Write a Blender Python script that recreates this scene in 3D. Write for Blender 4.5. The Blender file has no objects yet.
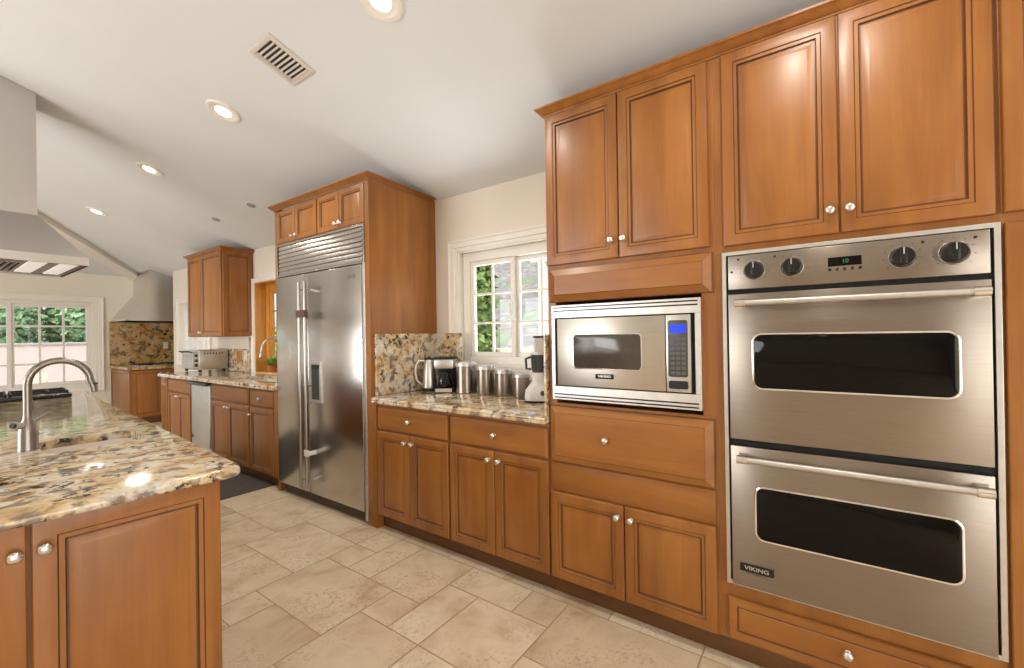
import bpy, bmesh, math, random
from mathutils import Vector, Matrix, noise
PI = math.pi
random.seed(7)
scene = bpy.context.scene
COL = scene.collection

# ------------------------------------------------------------------ camera
CAM_H = 1.3273
cd = bpy.data.cameras.new('camera')
cd.sensor_fit = 'HORIZONTAL'; cd.sensor_width = 36.0
cd.lens = 431.889 / 1024 * 36.0
cd.clip_start = 0.05; cd.clip_end = 300
cam = bpy.data.objects.new('camera', cd); COL.objects.link(cam)
Rv = (0.57755954, -0.81620985, -0.01504836)
Uv = (0.00604455, -0.01415749, 0.99988151)
Fv = (0.81632618, 0.57758207, 0.00324317)
cam.matrix_world = Matrix(((Rv[0], Uv[0], -Fv[0], 0), (Rv[1], Uv[1], -Fv[1], 0), (Rv[2], Uv[2], -Fv[2], CAM_H), (0, 0, 0, 1)))
scene.camera = cam

# ------------------------------------------------------------------ world, sun, fill lamps, exposure
scene.view_settings.view_transform = 'Standard'
scene.view_settings.look = 'None'
scene.view_settings.gamma = 1.0
scene.view_settings.use_curve_mapping = False
scene.view_settings.exposure = 0.0
wd = bpy.data.worlds.new('sky'); scene.world = wd; wd.use_nodes = True
wn = wd.node_tree.nodes; wl = wd.node_tree.links
for n_ in list(wn): wn.remove(n_)
w_out = wn.new('ShaderNodeOutputWorld'); w_bg = wn.new('ShaderNodeBackground'); w_sky = wn.new('ShaderNodeTexSky')
w_sky.sky_type = 'NISHITA'; w_sky.sun_disc = False; w_sky.sun_elevation = math.radians(55); w_sky.sun_rotation = math.radians(200)
w_sky.dust_density = 3.0; w_sky.air_density = 1.0
w_bg.inputs['Strength'].default_value = 0.5
wl.new(w_sky.outputs['Color'], w_bg.inputs['Color']); wl.new(w_bg.outputs['Background'], w_out.inputs['Surface'])

def sun(name, energy, rot, angle=2.0, color=(1, .95, .88)):
    l = bpy.data.lights.new(name, 'SUN'); l.energy = energy; l.angle = math.radians(angle); l.color = color
    o = bpy.data.objects.new(name, l); COL.objects.link(o); o.rotation_euler = rot; return o
sun('sun', 3.6, (math.radians(32), 0, math.radians(-62)))     # high, from behind and left of the house

def area(name, loc, rot, sx, sy, power, color=(1, 1, 1), spread=180):
    l = bpy.data.lights.new(name, 'AREA'); l.shape = 'RECTANGLE'; l.size = sx; l.size_y = sy
    l.energy = power; l.color = color; l.spread = math.radians(spread)
    o = bpy.data.objects.new(name, l); COL.objects.link(o); o.location = loc; o.rotation_euler = rot; return o
# fill lamps added out of view, at openings made up in left and back walls
area('fill_left_near', (-3.70, 3.9, 1.45), (0, math.radians(-90), 0), 1.5, 2.0, 95, (.97, .99, 1))
area('fill_left_far', (-3.70, 5.9, 1.25), (0, math.radians(-90), 0), 2.0, 1.6, 62, (.97, .99, 1))
area('fill_back', (-.6, -2.46, 1.2), (math.radians(90), 0, 0), 3.0, 2.0, 62, (1, .98, .95))

# lamp added outside below the sill, standing in for bounce off sunlit paving
area('fill_counter_window', (3.15, 1.8, .88), (math.radians(180), math.radians(-28), 0), .7, 1.3, 45, (.90, .97, 1))

# ------------------------------------------------------------------ mesh helpers
class MB:
    def __init__(self): self.bm = bmesh.new()
    def face(self, vs, mi=0):
        try:
            f = self.bm.faces.new(vs); f.material_index = mi; return f
        except ValueError: return None
    def quad(self, pts, mi=0): return self.face([self.bm.verts.new(p) for p in pts], mi)
    def box(self, x0, x1, y0, y1, z0, z1, bev=0.0, mi=0, seg=2):
        if x0 > x1: x0, x1 = x1, x0
        if y0 > y1: y0, y1 = y1, y0
        if z0 > z1: z0, z1 = z1, z0
        t = bmesh.new(); bmesh.ops.create_cube(t, size=1.0)
        for v in t.verts: v.co = ((x0+x1)/2 + v.co.x*(x1-x0), (y0+y1)/2 + v.co.y*(y1-y0), (z0+z1)/2 + v.co.z*(z1-z0))
        if bev > 0: bmesh.ops.bevel(t, geom=list(t.edges), offset=min(bev, .49*min(x1-x0, y1-y0, z1-z0)), segments=seg, profile=.5, affect='EDGES')
        self.join(t, mi); return self
    def join(self, t, mi=None, M=None):
        m = {}
        for v in t.verts: m[v] = self.bm.verts.new(M @ v.co if M else v.co)
        for f in t.faces:
            nf = self.face([m[v] for v in f.verts], f.material_index if mi is None else mi)
        t.free()
    def rings(self, rings, mi=0, cap0=True, cap1=True, closed=True, mis=None):
        R = [[self.bm.verts.new(p) for p in r] for r in rings]; n = len(R[0])
        for k in range(len(R)-1):
            for i in range(n if closed else n-1):
                j = (i+1) % n
                self.face((R[k][i], R[k][j], R[k+1][j], R[k+1][i]), mis[k] if mis else mi)
        if cap0: self.face(R[0][::-1], mi)
        if cap1: self.face(R[-1], mis[-1] if mis else mi)
        return self
    def lathe(self, prof, c=(0, 0, 0), axis='z', n=20, mi=0, cap0=True, cap1=True, squash=None):
        rs = []
        for r, h in prof:
            ring = []
            for i in range(n):
                a = 2*PI*i/n; rr = r*(squash(i, n) if squash else 1)
                u, v = rr*math.cos(a), rr*math.sin(a)
                p = {'z': (u, v, h), '-z': (u, -v, -h), 'y': (v, h, u), '-y': (u, -h, v), 'x': (h, u, v), '-x': (-h, v, u)}[axis]
                ring.append((c[0]+p[0], c[1]+p[1], c[2]+p[2]))
            rs.append(ring)
        return self.rings(rs, mi, cap0, cap1)
    def tube(self, path, rad, n=12, mi=0, caps=True):
        P = [Vector(p) for p in path]; rs = []
        if not isinstance(rad, (list, tuple)): rad = [rad]*len(P)
        t0 = (P[1]-P[0]).normalized(); nrm = t0.orthogonal().normalized()
        for k, p in enumerate(P):
            t = (P[min(k+1, len(P)-1)]-P[max(k-1, 0)]).normalized()
            nrm = (nrm - t*nrm.dot(t)).normalized(); b = t.cross(nrm)
            rs.append([tuple(p + (nrm*math.cos(2*PI*i/n)+b*math.sin(2*PI*i/n))*rad[k]) for i in range(n)])
        return self.rings(rs, mi, caps, caps)
    def panel(self, x0, x1, z0, z1, y, loops, mi=0):
        """Concentric rectangular rings on the plane local y: loops = (inset, height, material)."""
        rs = []; mis = []
        for ins, h, m in loops:
            rs.append([(x0+ins, y-h, z0+ins), (x1-ins, y-h, z0+ins), (x1-ins, y-h, z1-ins), (x0+ins, y-h, z1-ins)]); mis.append(m)
        return self.rings(rs, mi, True, True, mis=mis[1:]+[mi] if len(mis) > 1 else None)
    def poly_prism(self, pts, vec, mi=0):
        v = Vector(vec); return self.rings([[tuple(p) for p in pts], [tuple(Vector(p)+v) for p in pts]], mi)
    def build(self, name, mats, parent=None, loc=(0, 0, 0), rz=0.0, smooth=35):
        bmesh.ops.recalc_face_normals(self.bm, faces=list(self.bm.faces))
        me = bpy.data.meshes.new(name); self.bm.to_mesh(me); self.bm.free()
        if not isinstance(mats, (list, tuple)): mats = [mats]
        for m in mats: me.materials.append(m)
        if smooth:
            for p in me.polygons: p.use_smooth = True
            me.set_sharp_from_angle(angle=math.radians(smooth))
        o = bpy.data.objects.new(name, me); COL.objects.link(o)
        o.location = loc; o.rotation_euler = (0, 0, rz)
        if parent: o.parent = parent
        return o

def tag(o, label=None, cat=None, group=None, kind=None):
    if label: o['label'] = label
    if cat: o['category'] = cat
    if group: o['group'] = group
    if kind: o['kind'] = kind
    return o
def thing(name, loc, rz, label, cat, group=None):
    o = bpy.data.objects.new(name, None); COL.objects.link(o); o.empty_display_size = .1
    o.location = loc; o.rotation_euler = (0, 0, rz); return tag(o, label, cat, group)
def kids(o): return [c for c in bpy.data.objects if c.parent == o]
def copy_tree(o, parent=None):
    c = o.copy(); COL.objects.link(c)
    if parent: c.parent = parent
    for ch in kids(o): copy_tree(ch, c)
    return c
def rrect(x0, x1, y0, y1, rad, n=6, ins=0.0):
    """Rounded rectangle outline; rad = radius or four radii for corners (x0y0, x1y0, x1y1, x0y1)."""
    if not isinstance(rad, (list, tuple)): rad = [rad]*4
    x0 += ins; x1 -= ins; y0 += ins; y1 -= ins; pts = []
    for (cx, cy, sx, sy, a0), r in zip(((x0, y0, 1, 1, PI), (x1, y0, -1, 1, 1.5*PI), (x1, y1, -1, -1, 0), (x0, y1, 1, -1, .5*PI)), rad):
        r = max(r-ins, .0015)
        for k in range(n+1):
            a = a0 + .5*PI*k/n
            pts.append((cx+sx*r+r*math.cos(a), cy+sy*r+r*math.sin(a)))
    return pts
def text_mesh(s, size, mat, parent, name='lettering', loc=(0, 0, 0), rot=(PI/2, 0, 0), ext=.0006, sx=1.0):
    cu = bpy.data.curves.new(name, 'FONT'); cu.body = s; cu.size = size; cu.extrude = ext; cu.align_x = 'CENTER'; cu.align_y = 'CENTER'
    cu.offset = size*.012
    t = bpy.data.objects.new('tmp_text', cu); COL.objects.link(t)
    bpy.context.view_layer.update()
    me = bpy.data.meshes.new_from_object(t.evaluated_get(bpy.context.evaluated_depsgraph_get()))
    bpy.data.objects.remove(t); bpy.data.curves.remove(cu)
    me.name = name; me.materials.clear(); me.materials.append(mat)
    o = bpy.data.objects.new(name, me); COL.objects.link(o); o.location = loc; o.rotation_euler = rot; o.scale = (sx, 1, 1); o.parent = parent
    return o

# ------------------------------------------------------------------ materials
def srgb(r, g, b):
    f = lambda c: (c/255/12.92 if c/255 <= .04045 else ((c/255+.055)/1.055)**2.4)
    return (f(r), f(g), f(b), 1)
def new_mat(name):
    m = bpy.data.materials.new(name); m.use_nodes = True
    nt = m.node_tree; b = nt.nodes['Principled BSDF']; return m, nt.nodes, nt.links, b
def ramp(N, stops, interp='LINEAR'):
    r = N.new('ShaderNodeValToRGB'); r.color_ramp.interpolation = interp
    e = r.color_ramp.elements
    while len(e) > 1: e.remove(e[0])
    e[0].position = stops[0][0]; e[0].color = stops[0][1]
    for p, c in stops[1:]:
        x = e.new(p); x.color = c
    return r
def coords(N, L, scale=(1, 1, 1), kind='Object', rnd=True, rot=(0, 0, 0)):
    tc = N.new('ShaderNodeTexCoord'); mp = N.new('ShaderNodeMapping'); mp.inputs['Scale'].default_value = scale; mp.inputs['Rotation'].default_value = rot
    L.new(tc.outputs[kind], mp.inputs['Vector'])
    if rnd:
        oi = N.new('ShaderNodeObjectInfo'); ml = N.new('ShaderNodeMath'); ml.operation = 'MULTIPLY'; ml.inputs[1].default_value = 37.0
        L.new(oi.outputs['Random'], ml.inputs[0]); cb = N.new('ShaderNodeCombineXYZ')
        for k in 'XYZ': L.new(ml.outputs[0], cb.inputs[k])
        L.new(cb.outputs[0], mp.inputs['Location'])
    return mp.outputs['Vector']
def tex_noise(N, L, vec, scale, detail=3, rough=.5, dist=0.0):
    n = N.new('ShaderNodeTexNoise'); n.inputs['Scale'].default_value = scale; n.inputs['Detail'].default_value = detail
    n.inputs['Roughness'].default_value = rough; n.inputs['Distortion'].default_value = dist; L.new(vec, n.inputs['Vector']); return n
def mixc(N, L, fac, a, b, mode='MIX'):
    m = N.new('ShaderNodeMix'); m.data_type = 'RGBA'; m.blend_type = mode
    for s, v in ((0, fac), (6, a), (7, b)):
        if hasattr(v, 'is_linked') or hasattr(v, 'links'): L.new(v, m.inputs[s])
        else: m.inputs[s].default_value = v
    return m.outputs[2]
def bump(N, L, b, height, strength=.1, dist=.01):
    n = N.new('ShaderNodeBump'); n.inputs['Strength'].default_value = strength; n.inputs['Distance'].default_value = dist
    L.new(height, n.inputs['Height']); L.new(n.outputs['Normal'], b.inputs['Normal'])
def plain(name, col, rough=.5, metal=0.0, var=.04, scale=8.0, emit=None, spec=.5, bmp=0.0):
    m, N, L, b = new_mat(name)
    v = coords(N, L, rnd=False); n = tex_noise(N, L, v, scale, 3)
    c2 = tuple(max(0, c*(1-var*2)) for c in col[:3])+(1,); c1 = tuple(min(1, c*(1+var)) for c in col[:3])+(1,)
    r = ramp(N, [(.3, c2), (.7, c1)]); L.new(n.outputs['Fac'], r.inputs['Fac']); L.new(r.outputs['Color'], b.inputs['Base Color'])
    b.inputs['Roughness'].default_value = rough; b.inputs['Metallic'].default_value = metal; b.inputs['Specular IOR Level'].default_value = spec
    if emit: b.inputs['Emission Color'].default_value = emit[0]; b.inputs['Emission Strength'].default_value = emit[1]
    if bmp: bump(N, L, b, n.outputs['Fac'], bmp)
    return m

def wood(name, horizontal=False, dark=srgb(138, 84, 31), mid=srgb(155, 98, 39), light=srgb(168, 110, 49), rough=.40):
    m, N, L, b = new_mat(name)
    sc = (1.1, 9, 9) if horizontal else (9, 9, 1.1)
    v = coords(N, L, sc)
    n1 = tex_noise(N, L, v, 1.0, 5, .55, .6)
    r1 = ramp(N, [(.28, dark), (.5, mid), (.72, light)]); L.new(n1.outputs['Fac'], r1.inputs['Fac'])
    v2 = coords(N, L, (2.0, 60, 60) if horizontal else (60, 60, 2.0)); n2 = tex_noise(N, L, v2, 2.0, 3, .6)
    r2 = ramp(N, [(.35, (.80, .76, .70, 1)), (.6, (1, 1, 1, 1))]); L.new(n2.outputs['Fac'], r2.inputs['Fac'])
    c = mixc(N, L, .32, r1.outputs['Color'], r2.outputs['Color'], 'MULTIPLY')
    # glued-up staves with slightly different tone
    v3 = coords(N, L, (0, 0, 9.5) if horizontal else (9.5, 0, 0)); fl = N.new('ShaderNodeVectorMath'); fl.operation = 'FLOOR'; L.new(v3, fl.inputs[0])
    wn_ = N.new('ShaderNodeTexWhiteNoise'); wn_.noise_dimensions = '3D'; L.new(fl.outputs[0], wn_.inputs['Vector'])
    r3 = ramp(N, [(0, (.90, .87, .84, 1)), (1, (1.0, 1.0, 1.0, 1))]); L.new(wn_.outputs['Value'], r3.inputs['Fac'])
    c = mixc(N, L, .8, c, r3.outputs['Color'], 'MULTIPLY')
    v4 = coords(N, L, (3, 3, 3)); n4 = tex_noise(N, L, v4, 1.6, 2)
    r4 = ramp(N, [(.3, (.86, .82, .78, 1)), (.7, (1, 1, 1, 1))]); L.new(n4.outputs['Fac'], r4.inputs['Fac'])
    c = mixc(N, L, .7, c, r4.outputs['Color'], 'MULTIPLY')
    L.new(c, b.inputs['Base Color'])
    b.inputs['Roughness'].default_value = rough; b.inputs['Coat Weight'].default_value = .12; b.inputs['Coat Roughness'].default_value = .22
    bump(N, L, b, n2.outputs['Fac'], .03, .002)
    return m
WOOD = wood('maple_upright_grain'); WOODH = wood('maple_level_grain', True)
GLAZE = wood('brown_glaze_in_grooves', False, srgb(88, 50, 18), srgb(100, 58, 23), srgb(110, 66, 28), .45)
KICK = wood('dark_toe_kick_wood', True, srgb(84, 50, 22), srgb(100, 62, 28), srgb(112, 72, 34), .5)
JAMB = wood('golden_oak_jamb', False, srgb(196, 136, 52), srgb(212, 150, 62), srgb(222, 162, 76), .4)

def granite(name, scale=1.0, gold=.5, stretch=1.0, tint=None, dark=0.0):
    m, N, L, b = new_mat(name)
    v = coords(N, L, (scale, scale, scale), rnd=False)
    nd = tex_noise(N, L, v, 6.0, 3, .6); vm = N.new('ShaderNodeVectorMath'); vm.operation = 'MULTIPLY_ADD'
    L.new(nd.outputs['Color'], vm.inputs[0]); vm.inputs[1].default_value = (.08, .08, .08); L.new(v, vm.inputs[2])
    vd = vm.outputs[0]
    vs = N.new('ShaderNodeVectorMath'); vs.operation = 'MULTIPLY'; vs.inputs[1].default_value = (stretch, 1, 1); L.new(vd, vs.inputs[0]); vs = vs.outputs[0]
    n1 = tex_noise(N, L, vs, 9, 6, .62, .2)
    r1 = ramp(N, [(.28, srgb(150, 122, 90)), (.40, srgb(198, 168, 124)), (.5, srgb(212, 192, 156)), (.60, srgb(214, 204, 188)), (.72, srgb(188, 184, 178))])
    L.new(n1.outputs['Fac'], r1.inputs['Fac'])
    n5 = tex_noise(N, L, vs, 10, 4, .55, .2); r5 = ramp(N, [(.60-.10*gold, (0, 0, 0, 1)), (.72-.10*gold, (1, 1, 1, 1))]); L.new(n5.outputs['Fac'], r5.inputs['Fac'])
    c = mixc(N, L, r5.outputs['Color'], r1.outputs['Color'], srgb(182, 128, 74))
    n2 = tex_noise(N, L, vs, 16, 5, .6, .2); r2 = ramp(N, [(.52, (0, 0, 0, 1)), (.60, (.85, .85, .85, 1))]); L.new(n2.outputs['Fac'], r2.inputs['Fac'])
    c = mixc(N, L, r2.outputs['Color'], c, srgb(122, 106, 92))
    n3 = tex_noise(N, L, vd, 24, 4, .62, .1); r3 = ramp(N, [(.575-dark, (0, 0, 0, 1)), (.61-dark, (1, 1, 1, 1))]); L.new(n3.outputs['Fac'], r3.inputs['Fac'])
    n6 = tex_noise(N, L, vd, 7, 2, .5); r6 = ramp(N, [(.42, (0, 0, 0, 1)), (.56, (1, 1, 1, 1))]); L.new(n6.outputs['Fac'], r6.inputs['Fac'])
    c = mixc(N, L, mixc(N, L, 1.0, r3.outputs['Color'], r6.outputs['Color'], 'MULTIPLY'), c, srgb(60, 50, 46))
    vo = N.new('ShaderNodeTexVoronoi'); vo.inputs['Scale'].default_value = 85; L.new(vd, vo.inputs['Vector'])
    r4 = ramp(N, [(0, (.72, .70, .68, 1)), (.5, (1, 1, 1, 1)), (1, (1, 1, 1, 1))]); L.new(vo.outputs['Color'], r4.inputs['Fac'])
    c = mixc(N, L, .8, c, r4.outputs['Color'], 'MULTIPLY')
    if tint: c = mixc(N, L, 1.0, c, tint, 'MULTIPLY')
    L.new(c, b.inputs['Base Color']); b.inputs['Roughness'].default_value = .09; b.inputs['Specular IOR Level'].default_value = .55
    return m
GRANITE = granite('speckled_gold_granite', 1.0, .4)
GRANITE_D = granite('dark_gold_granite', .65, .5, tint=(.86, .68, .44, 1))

def steel(name, col=(.60, .585, .56), rough=.26, aniso=.75, along=(0, 0, 1), var=.05, bmp=.012, grain=(1, 1, 1)):
    """along: object-space direction in which reflections are drawn out (across the brush lines)."""
    m, N, L, b = new_mat(name)
    v = coords(N, L, grain, rnd=False); n = tex_noise(N, L, v, 30, 2)
    r = ramp(N, [(.3, tuple(c*(1-var) for c in col)+(1,)), (.7, tuple(min(1, c*(1+var)) for c in col)+(1,))]); L.new(n.outputs['Fac'], r.inputs['Fac'])
    L.new(r.outputs['Color'], b.inputs['Base Color']); b.inputs['Metallic'].default_value = 1; b.inputs['Roughness'].default_value = rough
    b.inputs['Anisotropic'].default_value = aniso
    if aniso > 0:
        vt_ = N.new('ShaderNodeVectorTransform'); vt_.vector_type = 'VECTOR'; vt_.convert_from = 'OBJECT'; vt_.convert_to = 'WORLD'; vt_.inputs[0].default_value = along
        L.new(vt_.outputs[0], b.inputs['Tangent'])
    if bmp: bump(N, L, b, n.outputs['Fac'], bmp, .001)
    return m
STEEL = steel('brushed_steel_level', (.315, .272, .23), .30, .8, (0, 0, 1), .05, .012, (.3, .3, 12))
STEEL_M = steel('pale_microwave_steel', (.58, .535, .48), .34, .6, (0, 0, 1), .04, .012, (.3, .3, 12))
MESHG = plain('meshed_microwave_glass', srgb(74, 66, 58), .12, var=.05, scale=40)
STEEL_V = steel('brushed_steel_upright', (.53, .50, .465), .23, .55, (1, 0, 0), .05, .012, (12, 12, .3))
STEEL_L = steel('light_satin_steel', (.62, .595, .56), .40, 0)
STEEL_P = steel('polished_steel_rim', (.82, .80, .78), .12, 0)
NICKEL = steel('satin_nickel', (.74, .72, .68), .28, 0)
HOODM = steel('satin_hood_steel', (.54, .515, .485), .36, .5, (0, 0, 1), .01, 0)
HOODL = steel('pale_hood_steel', (.74, .72, .69), .36, .4, (0, 0, 1), .01, 0)
HANDLEM = steel('grey_handle_steel', (.46, .43, .40), .28, 0)
DARKPL = plain('engraved_grey_plate', srgb(120, 116, 110), .4, .5)
FAUCETM = steel('brushed_nickel_tap', (.27, .24, .21), .34, 0)
BLACK = plain('black_enamel', srgb(14, 14, 15), .3)
BLACKM = plain('matt_black', srgb(22, 21, 21), .6)
DGLASS = plain('dark_oven_glass', srgb(7, 6, 6), .04, var=.02, spec=.22)
SHADOWM = plain('black_gap_shade', srgb(8, 8, 8), .7)  # near-black appliance backing, with the shade of the gaps put into its colour
PLASTIC_W = plain('white_plastic', srgb(224, 220, 212), .35)
PLASTIC_G = plain('smoky_grey_plastic', srgb(70, 72, 76), .2)
PALE = plain('pale_clear_plastic', srgb(212, 208, 198), .15)
KEYS = plain('grey_keypad', srgb(70, 70, 68), .4)
BLUE = plain('blue_lcd', srgb(10, 50, 210), .3, emit=(srgb(10, 50, 235), .8))
LETTER = plain('pale_lettering', srgb(205, 200, 190), .35, .6)
GREEN_LED = plain('green_led_digits', srgb(30, 110, 74), .4, emit=(srgb(40, 200, 120), .05))
REDLED = plain('dark_red_indicator', srgb(60, 10, 8), .3)
TEAL = plain('teal_card', srgb(60, 150, 150), .5)
TRIMW = plain('white_trim_paint', srgb(236, 230, 220), .4, var=.01)
CEILM = plain('flat_ceiling_paint', srgb(222, 225, 225), .9, var=.01, scale=2)
WALLM = plain('cream_wall_paint', srgb(232, 222, 207), .85, var=.012, scale=2)
PORC = plain('biscuit_sink', srgb(228, 216, 204), .2)
RUG = plain('charcoal_floor_mat', srgb(80, 74, 68), .85, var=.12, scale=60, bmp=.3)
GRILLM = plain('grey_vent_core', srgb(60, 56, 52), .7)
VENTW = plain('off_white_vent_paint', srgb(214, 206, 196), .5)
LENS = plain('frosted_lamp_lens', (1, .95, .86, 1), .4, emit=((1, .93, .82, 1), 6.0))
DIM = plain('dim_lamp_baffle', srgb(168, 160, 144), .5)
STRAP = plain('brown_strap', srgb(92, 66, 54), .6)
BEIGE = plain('beige_upholstery', srgb(196, 172, 148), .8, bmp=.1)
GREEN = plain('leaf_green', srgb(140, 176, 84), .55, var=.25, scale=20)
HEDGE = plain('hedge_leaf', srgb(128, 160, 112), .6, var=.35, scale=6)
COLUMN = plain('column_leaf', srgb(118, 146, 76), .6, var=.3, scale=8)
STUCCO = plain('pale_pink_stucco', srgb(184, 163, 154), .85, var=.02)
TANST = plain('tan_stucco', srgb(226, 196, 164), .85, var=.04)
PAVE = plain('pale_paving', srgb(184, 172, 162), .85, var=.05)
BARK = plain('brown_bark', srgb(92, 72, 54), .85)
GREYLEDGE = plain('grey_cap', srgb(150, 152, 146), .8)
SOIL = plain('terracotta_pot', srgb(170, 96, 58), .8)
DARKWOODF = wood('brown_window_frame', False, srgb(120, 70, 24), srgb(140, 84, 32), srgb(152, 96, 40), .4)

m, N, L, b = new_mat('clear_glass'); GLASS = m
for n_ in list(N): N.remove(n_)
_o = N.new('ShaderNodeOutputMaterial'); _m = N.new('ShaderNodeMixShader'); _t = N.new('ShaderNodeBsdfTransparent'); _g = N.new('ShaderNodeBsdfGlossy')
_g.inputs['Roughness'].default_value = .02; _m.inputs[0].default_value = .03
_t.inputs['Color'].default_value = (.95, .97, .96, 1)
L.new(_t.outputs[0], _m.inputs[1]); L.new(_g.outputs[0], _m.inputs[2]); L.new(_m.outputs[0], _o.inputs['Surface'])

# travertine: each tile its own tone
m, N, L, b = new_mat('travertine_tile'); TRAV = m
v = coords(N, L, rnd=False)
ge = N.new('ShaderNodeNewGeometry'); cb = N.new('ShaderNodeCombineXYZ'); mu = N.new('ShaderNodeMath'); mu.operation = 'MULTIPLY'; mu.inputs[1].default_value = 50
L.new(ge.outputs['Random Per Island'], mu.inputs[0])
for k in 'XYZ': L.new(mu.outputs[0], cb.inputs[k])
va = N.new('ShaderNodeVectorMath'); va.operation = 'ADD'; L.new(v, va.inputs[0]); L.new(cb.outputs[0], va.inputs[1])
n1 = tex_noise(N, L, va.outputs[0], 4.5, 6, .6, .5)
r1 = ramp(N, [(.3, srgb(190, 165, 136)), (.45, srgb(210, 190, 163)), (.6, srgb(220, 203, 178)), (.75, srgb(202, 178, 148))]); L.new(n1.outputs['Fac'], r1.inputs['Fac'])
r2 = ramp(N, [(0, (.84, .80, .75, 1)), (.35, (.95, .93, .90, 1)), (1, (1, 1, 1, 1))]); L.new(ge.outputs['Random Per Island'], r2.inputs['Fac'])
c = mixc(N, L, 1.0, r1.outputs['Color'], r2.outputs['Color'], 'MULTIPLY')
n2 = tex_noise(N, L, va.outputs[0], 3.2, 2, .5); n3 = tex_noise(N, L, va.outputs[0], 58, 5, .75, .5)
r3 = ramp(N, [(.46, (0, 0, 0, 1)), (.60, (1, 1, 1, 1))]); L.new(n2.outputs['Fac'], r3.inputs['Fac'])
r4 = ramp(N, [(.52, (0, 0, 0, 1)), (.60, (1, 1, 1, 1))]); L.new(n3.outputs['Fac'], r4.inputs['Fac'])
pits = mixc(N, L, 1.0, r3.outputs['Color'], r4.outputs['Color'], 'MULTIPLY')
pf = N.new('ShaderNodeMath'); pf.operation = 'MULTIPLY'; pf.inputs[1].default_value = .42; L.new(pits, pf.inputs[0])
c = mixc(N, L, pf.outputs[0], c, srgb(128, 100, 72))
L.new(c, b.inputs['Base Color']); b.inputs['Roughness'].default_value = .42; b.inputs['Specular IOR Level'].default_value = .35
bump(N, L, b, n3.outputs['Fac'], .05, .003)
GROUT = plain('tan_grout', srgb(176, 148, 114), .9)

# hillside of pale rubble with dark gaps
m, N, L, b = new_mat('rubble_hillside'); RUBBLE = m
v = coords(N, L, rnd=False); vo = N.new('ShaderNodeTexVoronoi'); vo.inputs['Scale'].default_value = 3.2; L.new(v, vo.inputs['Vector'])
n1 = tex_noise(N, L, v, 6, 5, .7)
r1 = ramp(N, [(.3, srgb(84, 74, 66)), (.5, srgb(128, 120, 114)), (.7, srgb(172, 166, 160))]); L.new(n1.outputs['Fac'], r1.inputs['Fac'])
r2 = ramp(N, [(0, (.7, .68, .66, 1)), (1, (1, 1, 1, 1))]); L.new(vo.outputs['Color'], r2.inputs['Fac'])
c = mixc(N, L, 1.0, r1.outputs['Color'], r2.outputs['Color'], 'MULTIPLY')
n3 = tex_noise(N, L, v, 1.2, 3); r3 = ramp(N, [(.5, (0, 0, 0, 1)), (.62, (1, 1, 1, 1))]); L.new(n3.outputs['Fac'], r3.inputs['Fac'])
c = mixc(N, L, r3.outputs['Color'], c, srgb(104, 118, 84)); L.new(c, b.inputs['Base Color']); b.inputs['Roughness'].default_value = .9
bump(N, L, b, vo.outputs['Distance'], .6, .1)

# ------------------------------------------------------------------ setting: floor
D = 1.8944                 # plane of the door fronts of the whole right-hand run
XW = 2.555                 # inner face of the right wall
def build_floor():
    mb = MB(); U = .2032; ox = .27*U
    mb.quad([(-3.9, -2.6, 0), (3.5, -2.6, 0), (3.5, 10.0, 0), (-3.9, 10.0, 0)], 1)
    I0, I1, J0, J1 = -20, 9, -13, 49
    used = {}; tiles = []
    def put(i, j, w, h):
        for a in range(i, i+w):
            for c in range(j, j+h): used[(a, c)] = 1
        tiles.append((i, j, w, h))
    for t in ((5, 9, 2, 3), (6, 12, 2, 3), (6, 8, 1, 1), (7, 8, 2, 2), (7, 11, 1, 1), (8, 11, 1, 1), (7, 10, 2, 1), (6, 7, 2, 1), (4, 7, 2, 2), (4, 11, 1, 1),
              (3, 9, 2, 2), (4, 12, 2, 2), (7, 15, 2, 3), (8, 13, 1, 2), (8, 12, 1, 1), (6, 5, 2, 2), (8, 6, 1, 2), (4, 14, 2, 1), (5, 15, 2, 2), (4, 5, 2, 2), (5, 17, 2, 1), (7, 18, 2, 2)): put(*t)
    rg = random.Random(3)
    for j in range(J0, J1):
        for i in range(I0, I1):
            if (i, j) in used: continue
            opts = [(2, 3), (3, 2), (2, 2), (2, 2), (2, 1), (1, 2), (1, 1)]; rg.shuffle(opts); opts.sort(key=lambda o: -o[0]*o[1]*rg.random())
            for w, h in opts + [(1, 1)]:
                if i+w > I1 or j+h > J1: continue
                if all((a, c) not in used for a in range(i, i+w) for c in range(j, j+h)): put(i, j, w, h); break
    g = .003
    def tile(x0, x1, y0, y1):
        z = .002
        vs = [mb.bm.verts.new(p) for p in ((x0+g, y0+g, z), (x1-g, y0+g, z), (x1-g, y1-g, z), (x0+g, y1-g, z))]; mb.face(vs, 0)
    for i, j, w, h in tiles: tile(ox+i*U, ox+(i+w)*U, j*U, (j+h)*U)
    j = J0
    while j < J1:                                   # narrow cut strip along the cabinets
        h = rg.choice((1, 2, 2, 3)); tile(ox+9*U, XW, j*U, (j+h)*U); j += h
    o = mb.build('floor', [TRAV, GROUT], smooth=0); return tag(o, kind='structure')
build_floor()

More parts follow.
